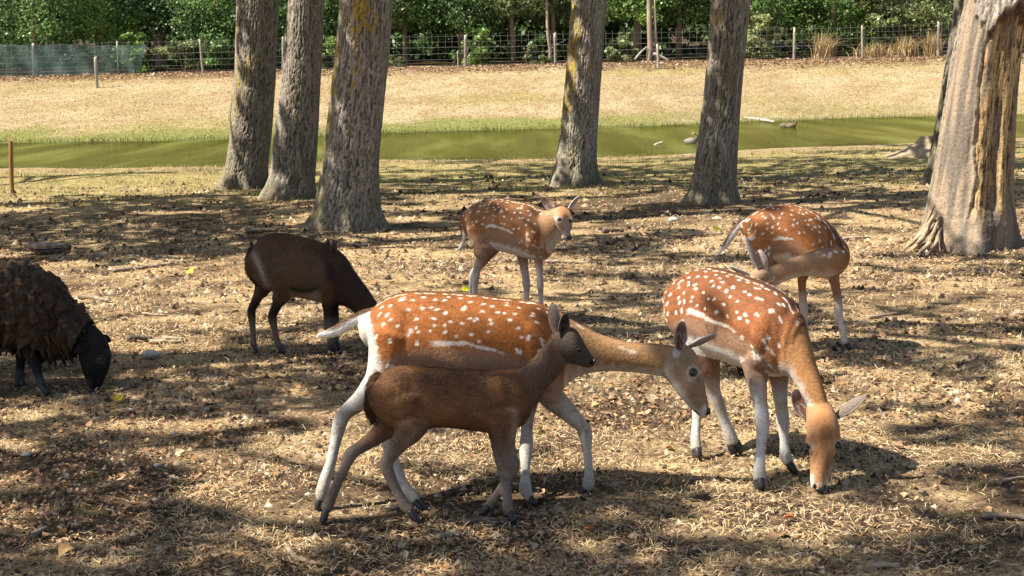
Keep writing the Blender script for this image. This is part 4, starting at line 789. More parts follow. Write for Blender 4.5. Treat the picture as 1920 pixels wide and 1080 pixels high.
a.hoof(a.P(917, 949, -.06), np.array([0, 0, -1.]), a.m(10), a.P(899, 965, -.06))
a.limb(3, [(935, 780, 30), (935, 830, 18), (942, 868, 14), (948, 895, 10.5), (951, 930, 10), (952, 952, 11), (956, 962, 10)], .045, None, (964, 982))
a.limb(5, [(712, 702, 10), (703, 722, 13), (697, 750, 13), (696, 772, 10), (699, 787, 5)], 0, -.03)
a.build_skin(.0062, 5)
ED = ((.115, .085, .070), (.018, .011, .009), (.15, .12, .10))
a.add_ear((1044, 624), (1036, 567), 15, (.3, .9, .1), .02, .03, .45, ED); a.add_ear((1056, 634), (1061, 587), 13.5, (.25, -1, .1), -.035, -.045, .5, ED)
e = a.surf(1090, 651); a.eyes.append((e + np.array([0, .007, 0]), .0115, .2)); a.eyes.append((e + np.array([.006, .085, 0]), .011, .2))
col = deer_coat(a, 5, (.150, .072, .033), (.112, .068, .044), belly=(.16, .11, .075), leg=(.155, .118, .092), legtop=.30, dorsal=(.055, .025, .012), spots=False, headc=(.058, .043, .033), under=(.12, .085, .06), nosepx=(1114, 678), nrad=.012)
q = a.surf(1112, 677); a.nose(1114, 677, q[1] - a.Y + .010, 4, 5.5, .012)
a.finish(col, 60000, .0165, .0014, .25)

# ---- spotted doe grazing at the right, turned towards the camera
a = Animal('fallow_doe', 'spotted doe grazing with her nose to the ground, facing the camera', 'deer', 6.05, (1430, 890), 'fallow deer')
a.body(0, [(1270, 532, 1272, 600, .30, .085), (1290, 512, 1288, 636, .25, .13), (1326, 501, 1322, 652, .17, .15), (1366, 509, 1356, 672, .08, .16), (1408, 522, 1398, 688, -.02, .16), (1446, 539, 1434, 702, -.11, .145), (1476, 558, 1462, 706, -.17, .115), (1490, 580, 1478, 700, -.20, .085)], 9)
a.body(1, [(1470, 562, 1458, 702, -.15, .10), (1497, 592, 1474, 706, -.20, .085), (1517, 634, 1482, 706, -.23, .068), (1530, 680, 1492, 722, -.26, .056), (1543, 720, 1505, 744, -.29, .050), (1552, 752, 1520, 768, -.31, .050)], 8)
a.body(2, [(1541, 765, 1530, 762, -.32, .052, -.055), (1542, 784, 1538, 782, -.345, .062, -.066), (1544, 808, 1543, 804, -.37, .067, -.070), (1544, 830, 1543, 826, -.39, .066, -.066), (1541, 850, 1541, 847, -.41, .053, -.057), (1538, 869, 1538, 867, -.425, .043, -.050), (1536, 890, 1536, 888, -.44, .037, -.042), (1536, 908, 1536, 906, -.45, .035, -.034), (1536, 921, 1536, 919, -.455, .030, -.027)], 8, 1.0, (.5, .5))
a.ell(2, 1519, 829, -.405, 9, 13, .032, .2); a.ell(2, 1569, 829, -.405, 9, 13, .032, -.2); a.ell(2, 1536, 916, -.472, 14, 9, .014)
a.ell(0, 1432, 625, -.20, 28, 52, .055, -.2); a.ell(0, 1420, 672, -.19, 22, 30, .05); a.ell(0, 1310, 590, .12, 36, 46, .055); a.ell(0, 1370, 600, -.06, 50, 52, .055)
a.limb(4, [(1312, 600, 40), (1318, 650, 32), (1328, 695, 24)], .12, .10, flat=.8)
a.limb(3, [(1322, 672, 30), (1331, 710, 21), (1338, 735, 15), (1346, 756, 13), (1357, 785, 11), (1368, 812, 11.5), (1375, 830, 12)], .12, None, (1384, 853))
a.limb(4, [(1300, 590, 36), (1305, 650, 30), (1312, 700, 20)], .32, .25, flat=.8)
a.limb(3, [(1308, 690, 22), (1310, 735, 14), (1309, 760, 12.5), (1306, 790, 9.5), (1304, 820, 10), (1306, 842, 11)], .25, None, (1308, 862))
a.limb(3, [(1414, 660, 30), (1418, 705, 22), (1425, 750, 15.5), (1430, 788, 14), (1430, 802, 13), (1427, 835, 10.5), (1424, 870, 11.5), (1424, 888, 12.5), (1424, 900, 12)], -.14, None, (1425, 921))
a.limb(3, [(1458, 660, 30), (1461, 715, 19), (1465, 760, 13.5), (1468, 790, 12.5), (1470, 825, 9.5), (1472, 850, 11), (1479, 868, 11)], -.08, None, (1493, 889))
a.limb(5, [(1268, 545, 8), (1262, 575, 8), (1262, 600, 6)], .36, .38)
a.build_skin(.0048, 9)
a.add_ear((1520, 788), (1488, 731), 20, (-.05, -1, .2), -.31, -.28, .5, EAR); a.add_ear((1568, 782), (1624, 742), 14, (.35, .45, -.5), -.31, -.30, .4, ((.15, .115, .09), (.11, .05, .035), (.30, .26, .22)))
hx, hy = project(a.V); band = np.where((a.L[:, 0] == 2) & (np.abs(hy - 839) < 5))[0]
for i in (band[np.argmin(hx[band])], band[np.argmax(hx[band])]):
    sg = 1 if hx[i] < 1544 else -1; a.eyes.append((a.V[i] + np.array([.0085 if sg > 0 else -.0125, -.013, 0]), .0150, .5))
col = deer_coat(a, 9, (.185, .068, .026), (.33, .16, .062), headc=(.34, .18, .085), flank=(.30, .72), leg=(.47, .44, .40), nosepx=(1536, 930), nrad=.010)
col = paint(a, col, [(1520, 838, 9, 11, 0, (.48, .36, .25), .6), (1550, 812, 17, 20, .3, (.19, .085, .032), .75), (1530, 815, 7, 12, .2, (.46, .27, .13), .5), (1560, 842, 6, 16, -.5, (.46, .27, .13), .45), (1528, 858, 3.5, 16, .35, (.17, .08, .035), .55), (1552, 868, 4, 18, .15, (.20, .10, .04), .5), (1521, 850, 5, 6, 0, (.12, .06, .03), .6), (1522, 900, 5, 14, 0, WT, .8), (1551, 904, 4, 10, 0, WT, .6), (1536, 908, 11, 4, 0, (.40, .33, .27), .8), (1526, 913, 3.6, 6.5, .5, DK, .97), (1547, 914, 3.6, 6.5, -.5, DK, .97), (1537, 922, 10, 6, 0, (.05, .04, .035), .85)])
q = a.surf(1536, 918); a.nose(*project(q), q[1] - a.Y + .004, 9.5, 5.5, .009); [a.nose(x_, 911, a.surf(x_, 911)[1] - a.Y + .001, 2.6, 4.6, .004) for x_ in (1527, 1546)]
a.finish(col, 55000, .0110, .0013, .22)

# ---- doe in the middle distance looking at the camera
Yc = Yg(950, 602)
a = Animal('fallow_doe', 'spotted doe standing in the middle distance, looking at the camera', 'deer', Yc, (950, 602), 'fallow deer')
a.body(0, [(872, 398, 880, 440, .06, .085), (885, 384, 892, 462, .05, .13), (905, 375, 912, 466, .03, .15), (935, 372, 938, 470, .0, .165), (965, 377, 966, 477, -.05, .165), (995, 383, 994, 485, -.11, .15), (1020, 394, 1014, 489, -.16, .12)], 9)
a.body(1, [(1010, 396, 1014, 485, -.14, .12), (1024, 394, 1034, 470, -.19, .10), (1037, 390, 1048, 450, -.22, .078), (1046, 390, 1056, 432, -.24, .065)], 8)
a.body(2, [(1052, 388, 1054, 412, -.24, .058, .03), (1055, 387, 1056, 425, -.29, .066, .045), (1058, 400, 1058, 438, -.34, .066, .035), (1062, 420, 1061, 446, -.375, .048, .02), (1066, 434, 1064, 450, -.40, .037, .01), (1068, 441, 1066, 451, -.415, .031, .005)], 8, 1.0, (.5, .45))
a.ell(0, 1000, 440, -.24, 16, 30, .05, -.1); a.ell(0, 905, 425, -.08, 22, 26, .055)
a.limb(4, [(900, 425, 24), (906, 458, 20), (903, 480, 15)], -.06, -.07, flat=.8)
a.limb(3, [(912, 460, 20), (903, 485, 12), (895, 503, 8.5), (892, 520, 7.5), (890, 545, 6), (889, 575, 6), (890, 588, 6.5)], -.07, None, (895, 602))
a.limb(4, [(902, 420, 22), (915, 458, 18)], .10, .10, flat=.8)
a.limb(3, [(922, 462, 18), (906, 490, 10), (888, 512, 7.5), (886, 528, 7), (884, 550, 5.5), (882, 572, 6)], .10, None, (885, 591))
a.limb(3, [(980, 462, 18), (981, 488, 11), (985, 515, 8), (987, 532, 7.5), (988, 555, 5.5), (988, 580, 6), (989, 590, 6.5)], -.02, None, (992, 604))
a.limb(3, [(1008, 465, 17), (1010, 492, 9.5), (1012, 518, 7), (1013, 535, 6.5), (1014, 558, 5.2), (1015, 588, 6), (1016, 597, 6)], -.20, None, (1020, 611))
a.limb(5, [(873, 399, 4.5), (868, 412, 4.5), (869, 430, 5.5), (870, 447, 5), (865, 460, 3.5), (859, 469, 2)], .06, .03)
a.build_skin(.0058, 7)
a.add_ear((1040, 397), (1015, 369), 9.5, (.05, -1, .1), -.25, -.22, .5, EAR); a.add_ear((1067, 391), (1087, 368), 6.5, (.5, -.3, .2), -.25, -.25, .35, ((.45, .38, .32), (.3, .22, .18), (.6, .55, .5)))
for px, py in ((1042, 408), (1075, 410)):
    e = a.surf(px, py); a.eyes.append((e + np.array([.009 if px < 1060 else -.009, .008, 0]), .0155, 1.0))
col = deer_coat(a, 12, (.235, .098, .038), (.32, .18, .09), headc=(.34, .20, .115), flank=(.30, .72), leg=(.46, .42, .37), nosepx=(1066, 455), nrad=.006)
col = paint(a, col, [(1042, 409, 5.5, 4.5, 0, WT, .55), (1074, 410, 4, 4, 0, WT, .35), (1055, 394, 10, 7, 0, (.38, .17, .06), .6), (1061, 424, 6, 12, -.25, (.36, .24, .15), .5), (1071, 421, 3, 12, -.1, (.12, .07, .04), .6), (1046, 428, 2, 14, -.5, WT, .7), (1061, 444, 6, 6, 0, WT, .85), (1073, 444, 4, 5, 0, WT, .7), (1067, 446, 5.5, 4.5, 0, DK, .97), (1062, 441, 2, 2.5, .4, DK, .9), (1072, 442, 2, 2.5, -.4, DK, .9), (1046, 462, 12, 20, .5, WT, 0)])
q = a.surf(1067, 445); a.nose(1067, 446, q[1] - a.Y + .003, 5.5, 3.8, .010)
a.finish(col, 32000, .0105, .0016, .22)

# ---- doe behind, bending her neck back along her flank
Yb = Yg(1592, 657) + .12
a = Animal('fallow_doe', 'spotted doe twisting her neck back to her flank, white tail hanging out', 'deer', Yb, (1520, 640), 'fallow deer')
a.body(0, [(1398, 414, 1402, 450, .05, .08), (1412, 399, 1416, 478, .05, .125), (1440, 387, 1444, 486, .04, .15), (1480, 382, 1482, 496, .02, .16), (1516, 392, 1514, 508, -.02, .16), (1548, 413, 1540, 520, -.07, .15), (1568, 440, 1558, 522, -.11, .125), (1576, 462, 1566, 510, -.14, .09)], 9)
a.body(1, [(1560, 462, 1560, 512, -.12, .10), (1548, 464, 1545, 520, -.20, .085), (1525, 471, 1524, 516, -.26, .062), (1495, 481, 1498, 519, -.29, .052), (1465, 491, 1472, 527, -.30, .048), (1438, 502, 1452, 538, -.30, .048)], 8)
a.body(2, [(1440, 503, 1450, 540, -.30, .048), (1424, 512, 1440, 548, -.31, .058), (1414, 532, 1434, 562, -.32, .058), (1408, 556, 1426, 576, -.32, .045), (1404, 580, 1418, 594, -.32, .032)], 8, 1.0)
a.limb(3, [(1555, 495, 22), (1564, 525, 12), (1571, 560, 9), (1572, 580, 8.5), (1576, 602, 6.5), (1582, 630, 7), (1586, 643, 7.5)], -.10, None, (1597, 658))
a.limb(3, [(1512, 490, 22), (1504, 525, 11), (1505, 555, 8.5), (1507, 580, 8), (1508, 605, 6.5), (1508, 628, 7), (1509, 634, 7)], .10, None, (1512, 648))
a.limb(4, [(1425, 450, 30), (1432, 490, 22), (1424, 515, 15)], -.06, -.06, flat=.8)
a.limb(3, [(1432, 495, 20), (1422, 530, 12), (1412, 555, 9), (1412, 590, 7), (1414, 625, 7), (1416, 640, 7)], -.05, None, (1420, 657))
a.limb(3, [(1440, 480, 22), (1436, 530, 12), (1430, 555, 9), (1430, 590, 7), (1431, 620, 7)], .10, None, (1436, 645))
a.limb(5, [(1399, 412, 5), (1388, 420, 6.5), (1375, 436, 7), (1364, 454, 6), (1353, 468, 3.5), (1346, 476, 1.8)], .05, .0)
a.build_skin(.0058, 7)
a.add_ear((1429, 522), (1428, 498), 11.5, (-.15, -1, .3), -.36, -.37, .5, EAR); a.add_ear((1412, 520), (1368, 498), 8, (.2, .5, .5), -.30, -.28, .4, EAR)
col = deer_coat(a, 15, (.265, .100, .034), (.33, .19, .10), headc=(.32, .19, .10), flank=(.26, .55), leg=(.52, .48, .42), legtop=.45)
a.finish(col, 32000, .0105, .0016, .22)

# ---- fawn nursing behind the grazing doe: little more than its ears is seen
Yf_ = 7.75
a = Animal('fallow_fawn', 'fawn almost hidden behind the grazing doe, only its two ears showing', 'deer', Yf_, (1360, 700), 'fallow deer')
a.body(0, [(1290, 545, 1292, 590, .05, .06), (1310, 535, 1312, 612, .04, .085), (1345, 533, 1346, 612, .02, .095), (1380, 537, 1380, 614, 0, .09), (1400, 545, 1398, 606, -.01, .07)], 7)
a.body(1, [(1388, 540, 1398, 596, 0, .06), (1402, 528, 1412, 566, .02, .042), (1412, 512, 1424, 542, .04, .038)], 6)
a.body(2, [(1410, 508, 1420, 540, .04, .036), (1424, 499, 1430, 534, .05, .045), (1437, 503, 1438, 532, .06, .04), (1450, 512, 1446, 528, .07, .026)], 6, 1.0)
for x0, hx, d in ((1312, 1308, -.05), (1316, 1322, .06), (1385, 1384, -.05), (1388, 1394, .06)): a.limb(3, [(x0, 590, 15), (x0 - 3, 625, 8), (x0, 655, 7), (hx, 680, 5.5)], d, None, (hx + 4, 703))
a.build_skin(.008, 4)
a.add_ear((1421, 503), (1396, 441), 8, (-.5, .7, .2), .03, .02, .5, ((.24, .19, .155), (.09, .05, .04), (.5, .46, .42))); a.add_ear((1436, 506), (1423, 467), 11, (.2, .9, .1), .04, .04, .4, ((.33, .25, .20), (.10, .05, .04), (.52, .48, .44)))
col = deer_coat(a, 17, (.30, .14, .055), (.28, .17, .09), headc=(.28, .18, .11), leg=(.45, .40, .34)); a.finish(col, 9000, .016, .002)

# ---- dark mouflon ewe grazing
Ym = Yg(510, 661) + .05
a = Animal('mouflon', 'dark brown hornless mouflon sheep grazing behind the spotted doe', 'sheep', Ym, (540, 660))
a.body(0, [(472, 470, 478, 525, 0, .08), (486, 449, 494, 540, 0, .12), (512, 437, 520, 549, 0, .145), (548, 440, 552, 556, 0, .155), (585, 449, 586, 563, 0, .15), (612, 458, 608, 568, 0, .125), (630, 470, 622, 562, 0, .10)], 8)
a.body(1, [(612, 456, 618, 572, 0, .12), (634, 470, 640, 572, 0, .10), (655, 496, 656, 578, -.02, .085), (680, 530, 668, 590, -.03, .075), (696, 552, 680, 604, -.04, .07)], 8)
a.body(2, [(694, 550, 676, 600, -.04, .07), (706, 568, 688, 616, -.05, .075), (714, 592, 694, 634, -.06, .065), (717, 618, 702, 648, -.06, .048), (718, 638, 708, 658, -.06, .036)], 8, 1.0)
a.ell(0, 608, 520, -.10, 20, 40, .055); a.ell(0, 510, 495, -.10, 26, 36, .055)
a.limb(4, [(498, 500, 24), (498, 530, 17), (488, 552, 12)], .08, .08, flat=.8)
a.limb(3, [(495, 530, 16), (482, 560, 10.5), (472, 580, 8.5), (472, 592, 8), (474, 618, 6.3), (475, 642, 6.5), (477, 650, 6.5)], .08, None, (484, 663))
a.limb(4, [(528, 505, 32), (532, 540, 22), (522, 566, 14)], -.08, -.08, flat=.8)
a.limb(3, [(534, 535, 20), (523, 565, 12), (512, 588, 9.5), (511, 600, 8.5), (516, 622, 6.5), (521, 644, 6.8), (525, 651, 7)], -.08, None, (534, 663))
a.limb(3, [(612, 535, 22), (614, 570, 12.5), (615, 597, 9), (616, 610, 8.5), (618, 630, 6.5), (620, 646, 7)], -.07, None, (626, 661))
a.limb(3, [(618, 540, 20), (626, 575, 11), (628, 600, 8.5), (630, 628, 6.5), (630, 642, 7)], .07, None, (637, 655))
a.limb(5, [(476, 462, 6), (468, 480, 6.5), (467, 503, 6.5), (473, 522, 5), (480, 532, 3)], 0, -.03)
a.build_skin(.008, 5)
EM = ((.045, .03, .02), (.03, .018, .014), (.09, .065, .045))
a.add_ear((618, 478), (612, 447), 9, (-.8, -.5, .3), -.10, -.13, .6, EM); a.add_ear((628, 478), (628, 449), 9, (.6, .6, .3), -.02, .0, .6, EM)
for px, py in ((704, 596),): e = a.surf(px, py); a.eyes.append((e + np.array([0, .008, 0]), .013, .3))
L, V = a.L, a.V; n = len(V); part, t, cc, ph = L[:, 0], L[:, 1], L[:, 4], L[:, 3]; nz = fbm(V[:, 0] * 12, V[:, 2] * 12 + V[:, 1] * 9, 3, 8); px, py = project(V)
col = np.tile(A3([.088, .045, .023]), (n, 1)) * (.7 + .6 * nz[:, None]); col = mixv(col, A3([.12, .082, .05]) + 0 * col, (part == 0) * sstep(.10, .30, cc) * .6)
bl = 541 + 10 * np.sin((px - 530) / 25.); low = (part == 0) * sstep(.50, .535, t * 0 + (py - 500) / 90.) * (px > 532) * (px < 606)
col = mixv(col, A3([.30, .22, .145]) + 0 * col, (part == 0) * sstep(540, 545, py) * (px > 530) * (px < 608)); col = mixv(col, A3([.008, .006, .005]) + 0 * col, (part == 0) * np.exp(-((py - bl + 5) / 5.5) ** 2) * sstep(535, 550, px) * (1 - sstep(600, 612, px)))
col = mixv(col, A3([.36, .30, .235]) + 0 * col, ((part == 0) | (part == 4)) * np.exp(-(((px - 478) - .42 * (py - 478)) / 4.5) ** 2) * sstep(468, 478, py) * (1 - sstep(530, 548, py)) * .95)
col = mixv(col, A3([.016, .011, .009]) + 0 * col, (part == 3) * sstep(.25, .4, t) * (1 - sstep(.5, .62, t)) * .9); col = mixv(col, A3([.13, .10, .078]) + 0 * col, (part == 3) * sstep(.55, .68, t) * .9); col = mixv(col, A3([.014, .010, .008]) + 0 * col, (part == 5) * .9); col = mixv(col, A3([.022, .014, .010]) + 0 * col, ((part == 1) | (part == 2)) * .7)
for _ in range(5):
    fcol = col[a.Fc].mean(1); acc_ = np.zeros_like(col); cnt = np.zeros(n)
    for q in range(4): np.add.at(acc_, a.Fc[:, q], fcol); np.add.at(cnt, a.Fc[:, q], 1)
    col = acc_ / cnt[:, None]
a.finish(eye_rings(a, col, (.10, .08, .06)), 24000, .018, .002)

# ---- black woolly sheep at the left edge
Ys = Yg(70, 735) + .12
a = Animal('woolly_sheep', 'black sheep with shaggy brown fleece grazing at the left edge', 'sheep', Ys, (0, 735))
a.body(0, [(-190, 530, -186, 590, 0, .09), (-160, 512, -158, 615, 0, .15), (-100, 504, -98, 622, 0, .18), (-40, 503, -40, 624, 0, .19), (10, 504, 10, 628, 0, .19), (55, 512, 52, 645, 0, .175), (88, 530, 80, 658, 0, .14), (108, 554, 98, 650, 0, .10)], 8)
a.body(1, [(92, 545, 84, 655, 0, .11), (124, 574, 110, 655, 0, .09), (152, 594, 134, 654, -.01, .078), (178, 614, 152, 664, -.02, .072)], 8)
a.body(2, [(178, 612, 150, 662, -.02, .075), (196, 632, 152, 680, -.03, .082), (206, 655, 156, 698, -.03, .080), (208, 675, 160, 708, -.03, .068), (202, 697, 163, 718, -.03, .055), (194, 716, 168, 726, -.03, .045), (187, 728, 174, 731, -.03, .035)], 8, 1.0)
a.limb(3, [(52, 640, 17), (58, 662, 13), (66, 684, 10.5), (71, 700, 8.5), (76, 716, 9), (80, 724, 9.5)], -.08, None, (92, 740))
a.limb(3, [(42, 635, 16), (40, 660, 12), (38, 690, 9), (36, 706, 9), (36, 712, 9)], .08, None, (38, 727))
a.limb(3, [(-150, 630, 26), (-156, 670, 14), (-160, 700, 10), (-158, 722, 9)], -.09, None, (-150, 741)); a.limb(3, [(-140, 630, 24), (-140, 665, 13), (-146, 695, 10), (-142, 712, 9)], .09, None, (-136, 728))
a.build_skin(.0075, 6)
ES = ((.012, .010, .009), (.012, .009, .008), (.02, .017, .015)); a.add_ear((168, 640), (138, 662), 10, (-.3, -.9, -.2), -.10, -.15, .5, ES); a.add_ear((188, 628), (208, 640), 9, (.3, .9, -.2), .05, .1, .5, ES)
e = a.surf(192, 677); a.eyes.append((e + np.array([0, .008, 0]), .014, .6))
nz = fbm(a.V[:, 0] * 14, a.V[:, 2] * 14, 3, 3); col = np.tile(A3([.013, .011, .010]), (len(a.V), 1)) * (.6 + .8 * nz[:, None]); col = mixv(col, A3([.045, .043, .042]) + 0 * col, (a.L[:, 0] == 3) * sstep(.7, .85, a.L[:, 1])); col = mixv(col, A3([.06, .055, .05]) + 0 * col, (a.L[:, 0] == 2) * sstep(.93, 1, a.L[:, 1]) * .6)
col = paint(a, col, [(188, 676, 12, 8, .4, (.050, .047, .045), .8), (200, 662, 6, 10, .5, (.035, .032, .03), .6), (166, 716, 7, 10, .2, (.055, .052, .05), .7), (178, 724, 3, 5, .3, (.004, .004, .004), .9), (175, 700, 10, 20, .4, (.009, .008, .008), .5)])  # grey eye and muzzle patches, and a gloss highlight painted on the face
a.finish(eye_rings(a, col, (.075, .07, .065)), 14000, .012, .002)
# fleece: a thick lumpy coat standing off the body, with loose locks hanging from it
L, V = a.L, a.V; ww = ((L[:, 0] == 0) | ((L[:, 0] == 1) & (L[:, 1] < .8))); ww = ww & ~((L[:, 0] == 0) & (L[:, 4] > .93 * L[L[:, 0] == 0, 4].max() + 9))
xx_, zz_ = V[:, 0] * 1.0 + .35 * V[:, 2] * (V[:, 0] > at(90, 600, Ys)[0]), V[:, 2]; yy_ = V[:, 1]; q1 = fbm(xx_ * 6 + 3, zz_ * 6 + yy_ * 6, 3, 11) - .5
def lumps(su, sv, sd): f1, f2, ci = voro((xx_ + yy_ * .6) / su + q1 * 1.6, (zz_ + yy_ * .8) / sv + q1 * 1.2, 100000, sd); return np.clip(f2 - f1, 0, .6) / .6, ci
b1, c1 = lumps(.052, .085, 3); b2, c2 = lumps(.024, .030, 6); b3, c3 = lumps(.011, .014, 9)
off = .010 + .046 * np.sqrt(b1) * (.6 + .6 * c1) + .021 * np.sqrt(b2) * (.5 + c2) + .007 * np.sqrt(b3)
fade = np.where(L[:, 0] == 1, 1 - .5 * sstep(.5, .8, L[:, 1]), 1.0); NV = V + a.Nrm * (off * fade)[:, None] + A3([0, 0, -.012]) * b1[:, None]
for _ in range(2):
    fv = NV[a.Fc].mean(1); ac = np.zeros_like(NV); cn = np.zeros(len(NV))
    for q in range(4): np.add.at(ac, a.Fc[:, q], fv); np.add.at(cn, a.Fc[:, q], 1)
    NV = NV * .35 + .65 * ac / cn[:, None]
fm = ww[a.Fc].all(1); idx = np.unique(a.Fc[fm]); rm_ = np.full(len(V), -1); rm_[idx] = np.arange(len(idx)); fcol = A3([.050, .031, .018]) * (.55 + .5 * c1 + .5 * c2 * 1.0)[:, None] * (.7 + .5 * b2[:, None])
obj('fleece', NV[idx], rm_[a.Fc[fm]], M['fur'], a.root, fcol[idx])
r = np.random.default_rng(5); k = np.where(ww)[0]; wgt = .25 + 1.6 * (a.Nrm[k, 2] < -.2) + 1.2 * (L[k, 0] == 1) + .6 * (np.abs(a.Nrm[k, 1]) < .4); pick = r.choice(k, 240, replace=False, p=wgt / wgt.sum()); VV, FF, CC, nb = [], [], [], 0
th = np.linspace(0, 2 * math.pi, 6, endpoint=False)
for i in pick:
    p, nn = NV[i] - a.Nrm[i] * .014, a.Nrm[i]; isn = L[i, 0] == 1
    d = unit(A3([1.6 * (fbm(p[0] * 9, p[2] * 9, 2, 4) - .5) + r.normal(0, .3), r.normal(0, .3), -.9]) + nn * .55 + (A3([.3, 0, -.2]) if isn else 0)); Lk = r.uniform(.03, .075); rad = r.uniform(.004, .011); s1 = unit(np.cross(d, nn) + 1e-4); s2 = np.cross(d, s1); bend = nn * .012 + r.normal(0, .012, 3); R = []
    for q, w in ((0, .8), (.25, 1.0), (.5, .7), (.7, .9), (.88, .6), (1.0, .15)): R.append(p + d * Lk * q + bend * math.sin(q * 3.1) + (s1[None] * np.cos(th)[:, None] + s2[None] * np.sin(th)[:, None]) * rad * w * r.uniform(.7, 1.3, (6, 1)))
    VV.append(np.vstack(R)); FF.append(grid_faces(6, 6) + nb); nb += 36; CC.append(np.tile(A3([.050, .031, .018]) * r.uniform(.5, 1.5), (36, 1)))
obj('loose_locks', np.vstack(VV), np.vstack(FF), M['fur'], a.root, np.vstack(CC), kind='stuff')
# ================================================================== LITTER, STRAW, STICKS, STONES
def scatter(y0, y1, dens, k=.40, pad=.5):
    w = k * y1 + pad; n = int(dens * 2 * w * (y1 - y0)); x = rng.uniform(-w, w, n); y = rng.uniform(y0, y1, n); q = np.abs(x) < k * y + pad; return x[q], y[q]
def strips(x, y, L, wid, col, seed, tilt=.18):
    r = np.random.default_rng(seed); n = len(x); az = r.uniform(0, 6.283, n); d = np.c_[np.cos(az), np.sin(az), r.normal(0, tilt, n)]; s = np.c_[-np.sin(az), np.cos(az), r.normal(0, .3, n)]; P = np.c_[x, y, terrain(x, y) + .004 + np.abs(r.normal(0, .006, n))]
    L = L[:, None]; wid = wid[:, None]; c = np.c_[np.zeros((n, 2)), r.uniform(0, .25, n)] * L + s * r.normal(0, .12, (n, 1)) * L
    V = np.stack([P - d * L * .5 - s * wid, P - d * L * .5 + s * wid, P + c + s * wid, P + d * L * .5, P + c - s * wid], 1).reshape(-1, 3); i = np.arange(n)[:, None] * 5
    return V, np.concatenate([i + [[0, 1, 2]], i + [[0, 2, 4]], i + [[4, 2, 3]]], 1).reshape(-1, 3), np.repeat(col, 5, 0)
def flakes(x, y, size, col, seed):
    """curled dry leaves: five-sided, folded along the midrib"""
    r = np.random.default_rng(seed); n = len(x); az = r.uniform(0, 6.283, n); d = np.c_[np.cos(az), np.sin(az), r.normal(0, .3, n)]; s = np.c_[-np.sin(az), np.cos(az), r.normal(0, .3, n)]; P = np.c_[x, y, terrain(x, y) + .006 + np.abs(r.normal(0, .007, n))]; S = size[:, None]
    up = A3([0, 0, 1.0]) * S * r.uniform(.05, .35, (n, 1)); j = lambda: 1 + r.normal(0, .18, (n, 1))
    V = np.stack([P - d * S * .5, P - d * S * .15 + s * S * .42 * j() + up, P + d * S * .2 + s * S * .25 * j() + up * .6, P + d * S * .55 * j(), P + d * S * .2 - s * S * .25 * j() + up * .7, P - d * S * .15 - s * S * .42 * j() + up], 1).reshape(-1, 3); i = np.arange(n)[:, None] * 6
    return V, np.concatenate([i + [[0, 1, 2]], i + [[0, 2, 3]], i + [[0, 3, 4]], i + [[0, 4, 5]]], 1).reshape(-1, 3), np.repeat(col, 6, 0)
def pal(n, cols, lo=.6, hi=1.3): return A3(cols)[rng.integers(len(cols), size=n)] * rng.uniform(lo, hi, (n, 1))
STRAW = [(.62, .455, .25), (.56, .385, .20), (.66, .52, .32), (.42, .29, .155)]; DRY = [(.48, .25, .11), (.34, .19, .095), (.52, .33, .17), (.22, .13, .075), (.42, .31, .20), (.13, .085, .055), (.30, .17, .09)]
def join(parts):
    V, F, C, nb = [], [], [], 0
    for v, f, c in parts: V.append(v); F.append(f + nb); C.append(c); nb += len(v)
    return np.vstack(V), np.vstack(F), np.vstack(C)
pa, pb = [], []
for k, (y0, y1, ds, df, sc) in enumerate([(4.6, 7, 2700, 1700, 1.0), (7, 10, 1350, 900, 1.25), (10, 15, 560, 340, 1.6), (15, 22, 170, 80, 2.1), (22, 30, 45, 16, 2.6)]):
    x, y = scatter(y0, y1, ds); cl = fbm(x * 1.6, y * 1.6, 3, 51); q = rng.random(len(x)) < sstep(.36, .60, cl) * 1.1 + .10; x, y = x[q], y[q]; n = len(x)
    pa.append(strips(x, y, rng.uniform(.016, .07, n) * sc ** .6, rng.uniform(.0008, .0017, n) * sc, pal(n, STRAW), 700 + k))
    x, y = scatter(y0, y1, df); cl = fbm(x * 1.1 + 9, y * 1.1, 3, 52); q = rng.random(len(x)) < sstep(.36, .6, cl) + .12; x, y = x[q], y[q]; n = len(x)
    pb.append(flakes(x, y, rng.gamma(2.6, .0052, n).clip(.005, .05) * sc ** .75, pal(n, DRY), 720 + k))
# crumbs of soil, dung and bark
pk = []
for k, (y0, y1, dn, sc) in enumerate([(4.6, 7, 1500, 1.0), (7, 10, 750, 1.35), (10, 16, 260, 1.9), (16, 24, 60, 2.6)]):
    x, y = scatter(y0, y1, dn); q = rng.random(len(x)) < sstep(.34, .6, fbm(x * 1.4 + 4, y * 1.4, 3, 55)) + .2; x, y = x[q], y[q]; n = len(x); S = (rng.gamma(2.2, .0032, n).clip(.003, .022) * sc)[:, None]; P = np.c_[x, y, terrain(x, y)]; th_ = rng.uniform(0, 6.28, n); rt = lambda o_: np.c_[np.cos(th_ + o_), np.sin(th_ + o_) * .8, np.zeros(n)] * S * rng.uniform(.6, 1.2, (n, 1))
    V = np.stack([P + rt(0), P + rt(1.6), P + rt(3.1), P + rt(4.7), P + A3([0, 0, 1.0]) * S * rng.uniform(.6, 1.3, (n, 1)) + rt(2.0) * .3], 1).reshape(-1, 3); i = np.arange(n)[:, None] * 5
    pk.append((V, np.concatenate([i + [[0, 1, 4]], i + [[1, 2, 4]], i + [[2, 3, 4]], i + [[3, 0, 4]]], 1).reshape(-1, 3), np.repeat(pal(n, [(.07, .045, .028), (.13, .085, .055), (.22, .15, .095), (.04, .028, .02), (.42, .33, .23)]), 5, 0)))
obj('soil_crumbs', *join(pk)[:2], M['litter'], None, join(pk)[2], False, kind='stuff', label='crumbs of soil, dung and bark on the trampled ground')
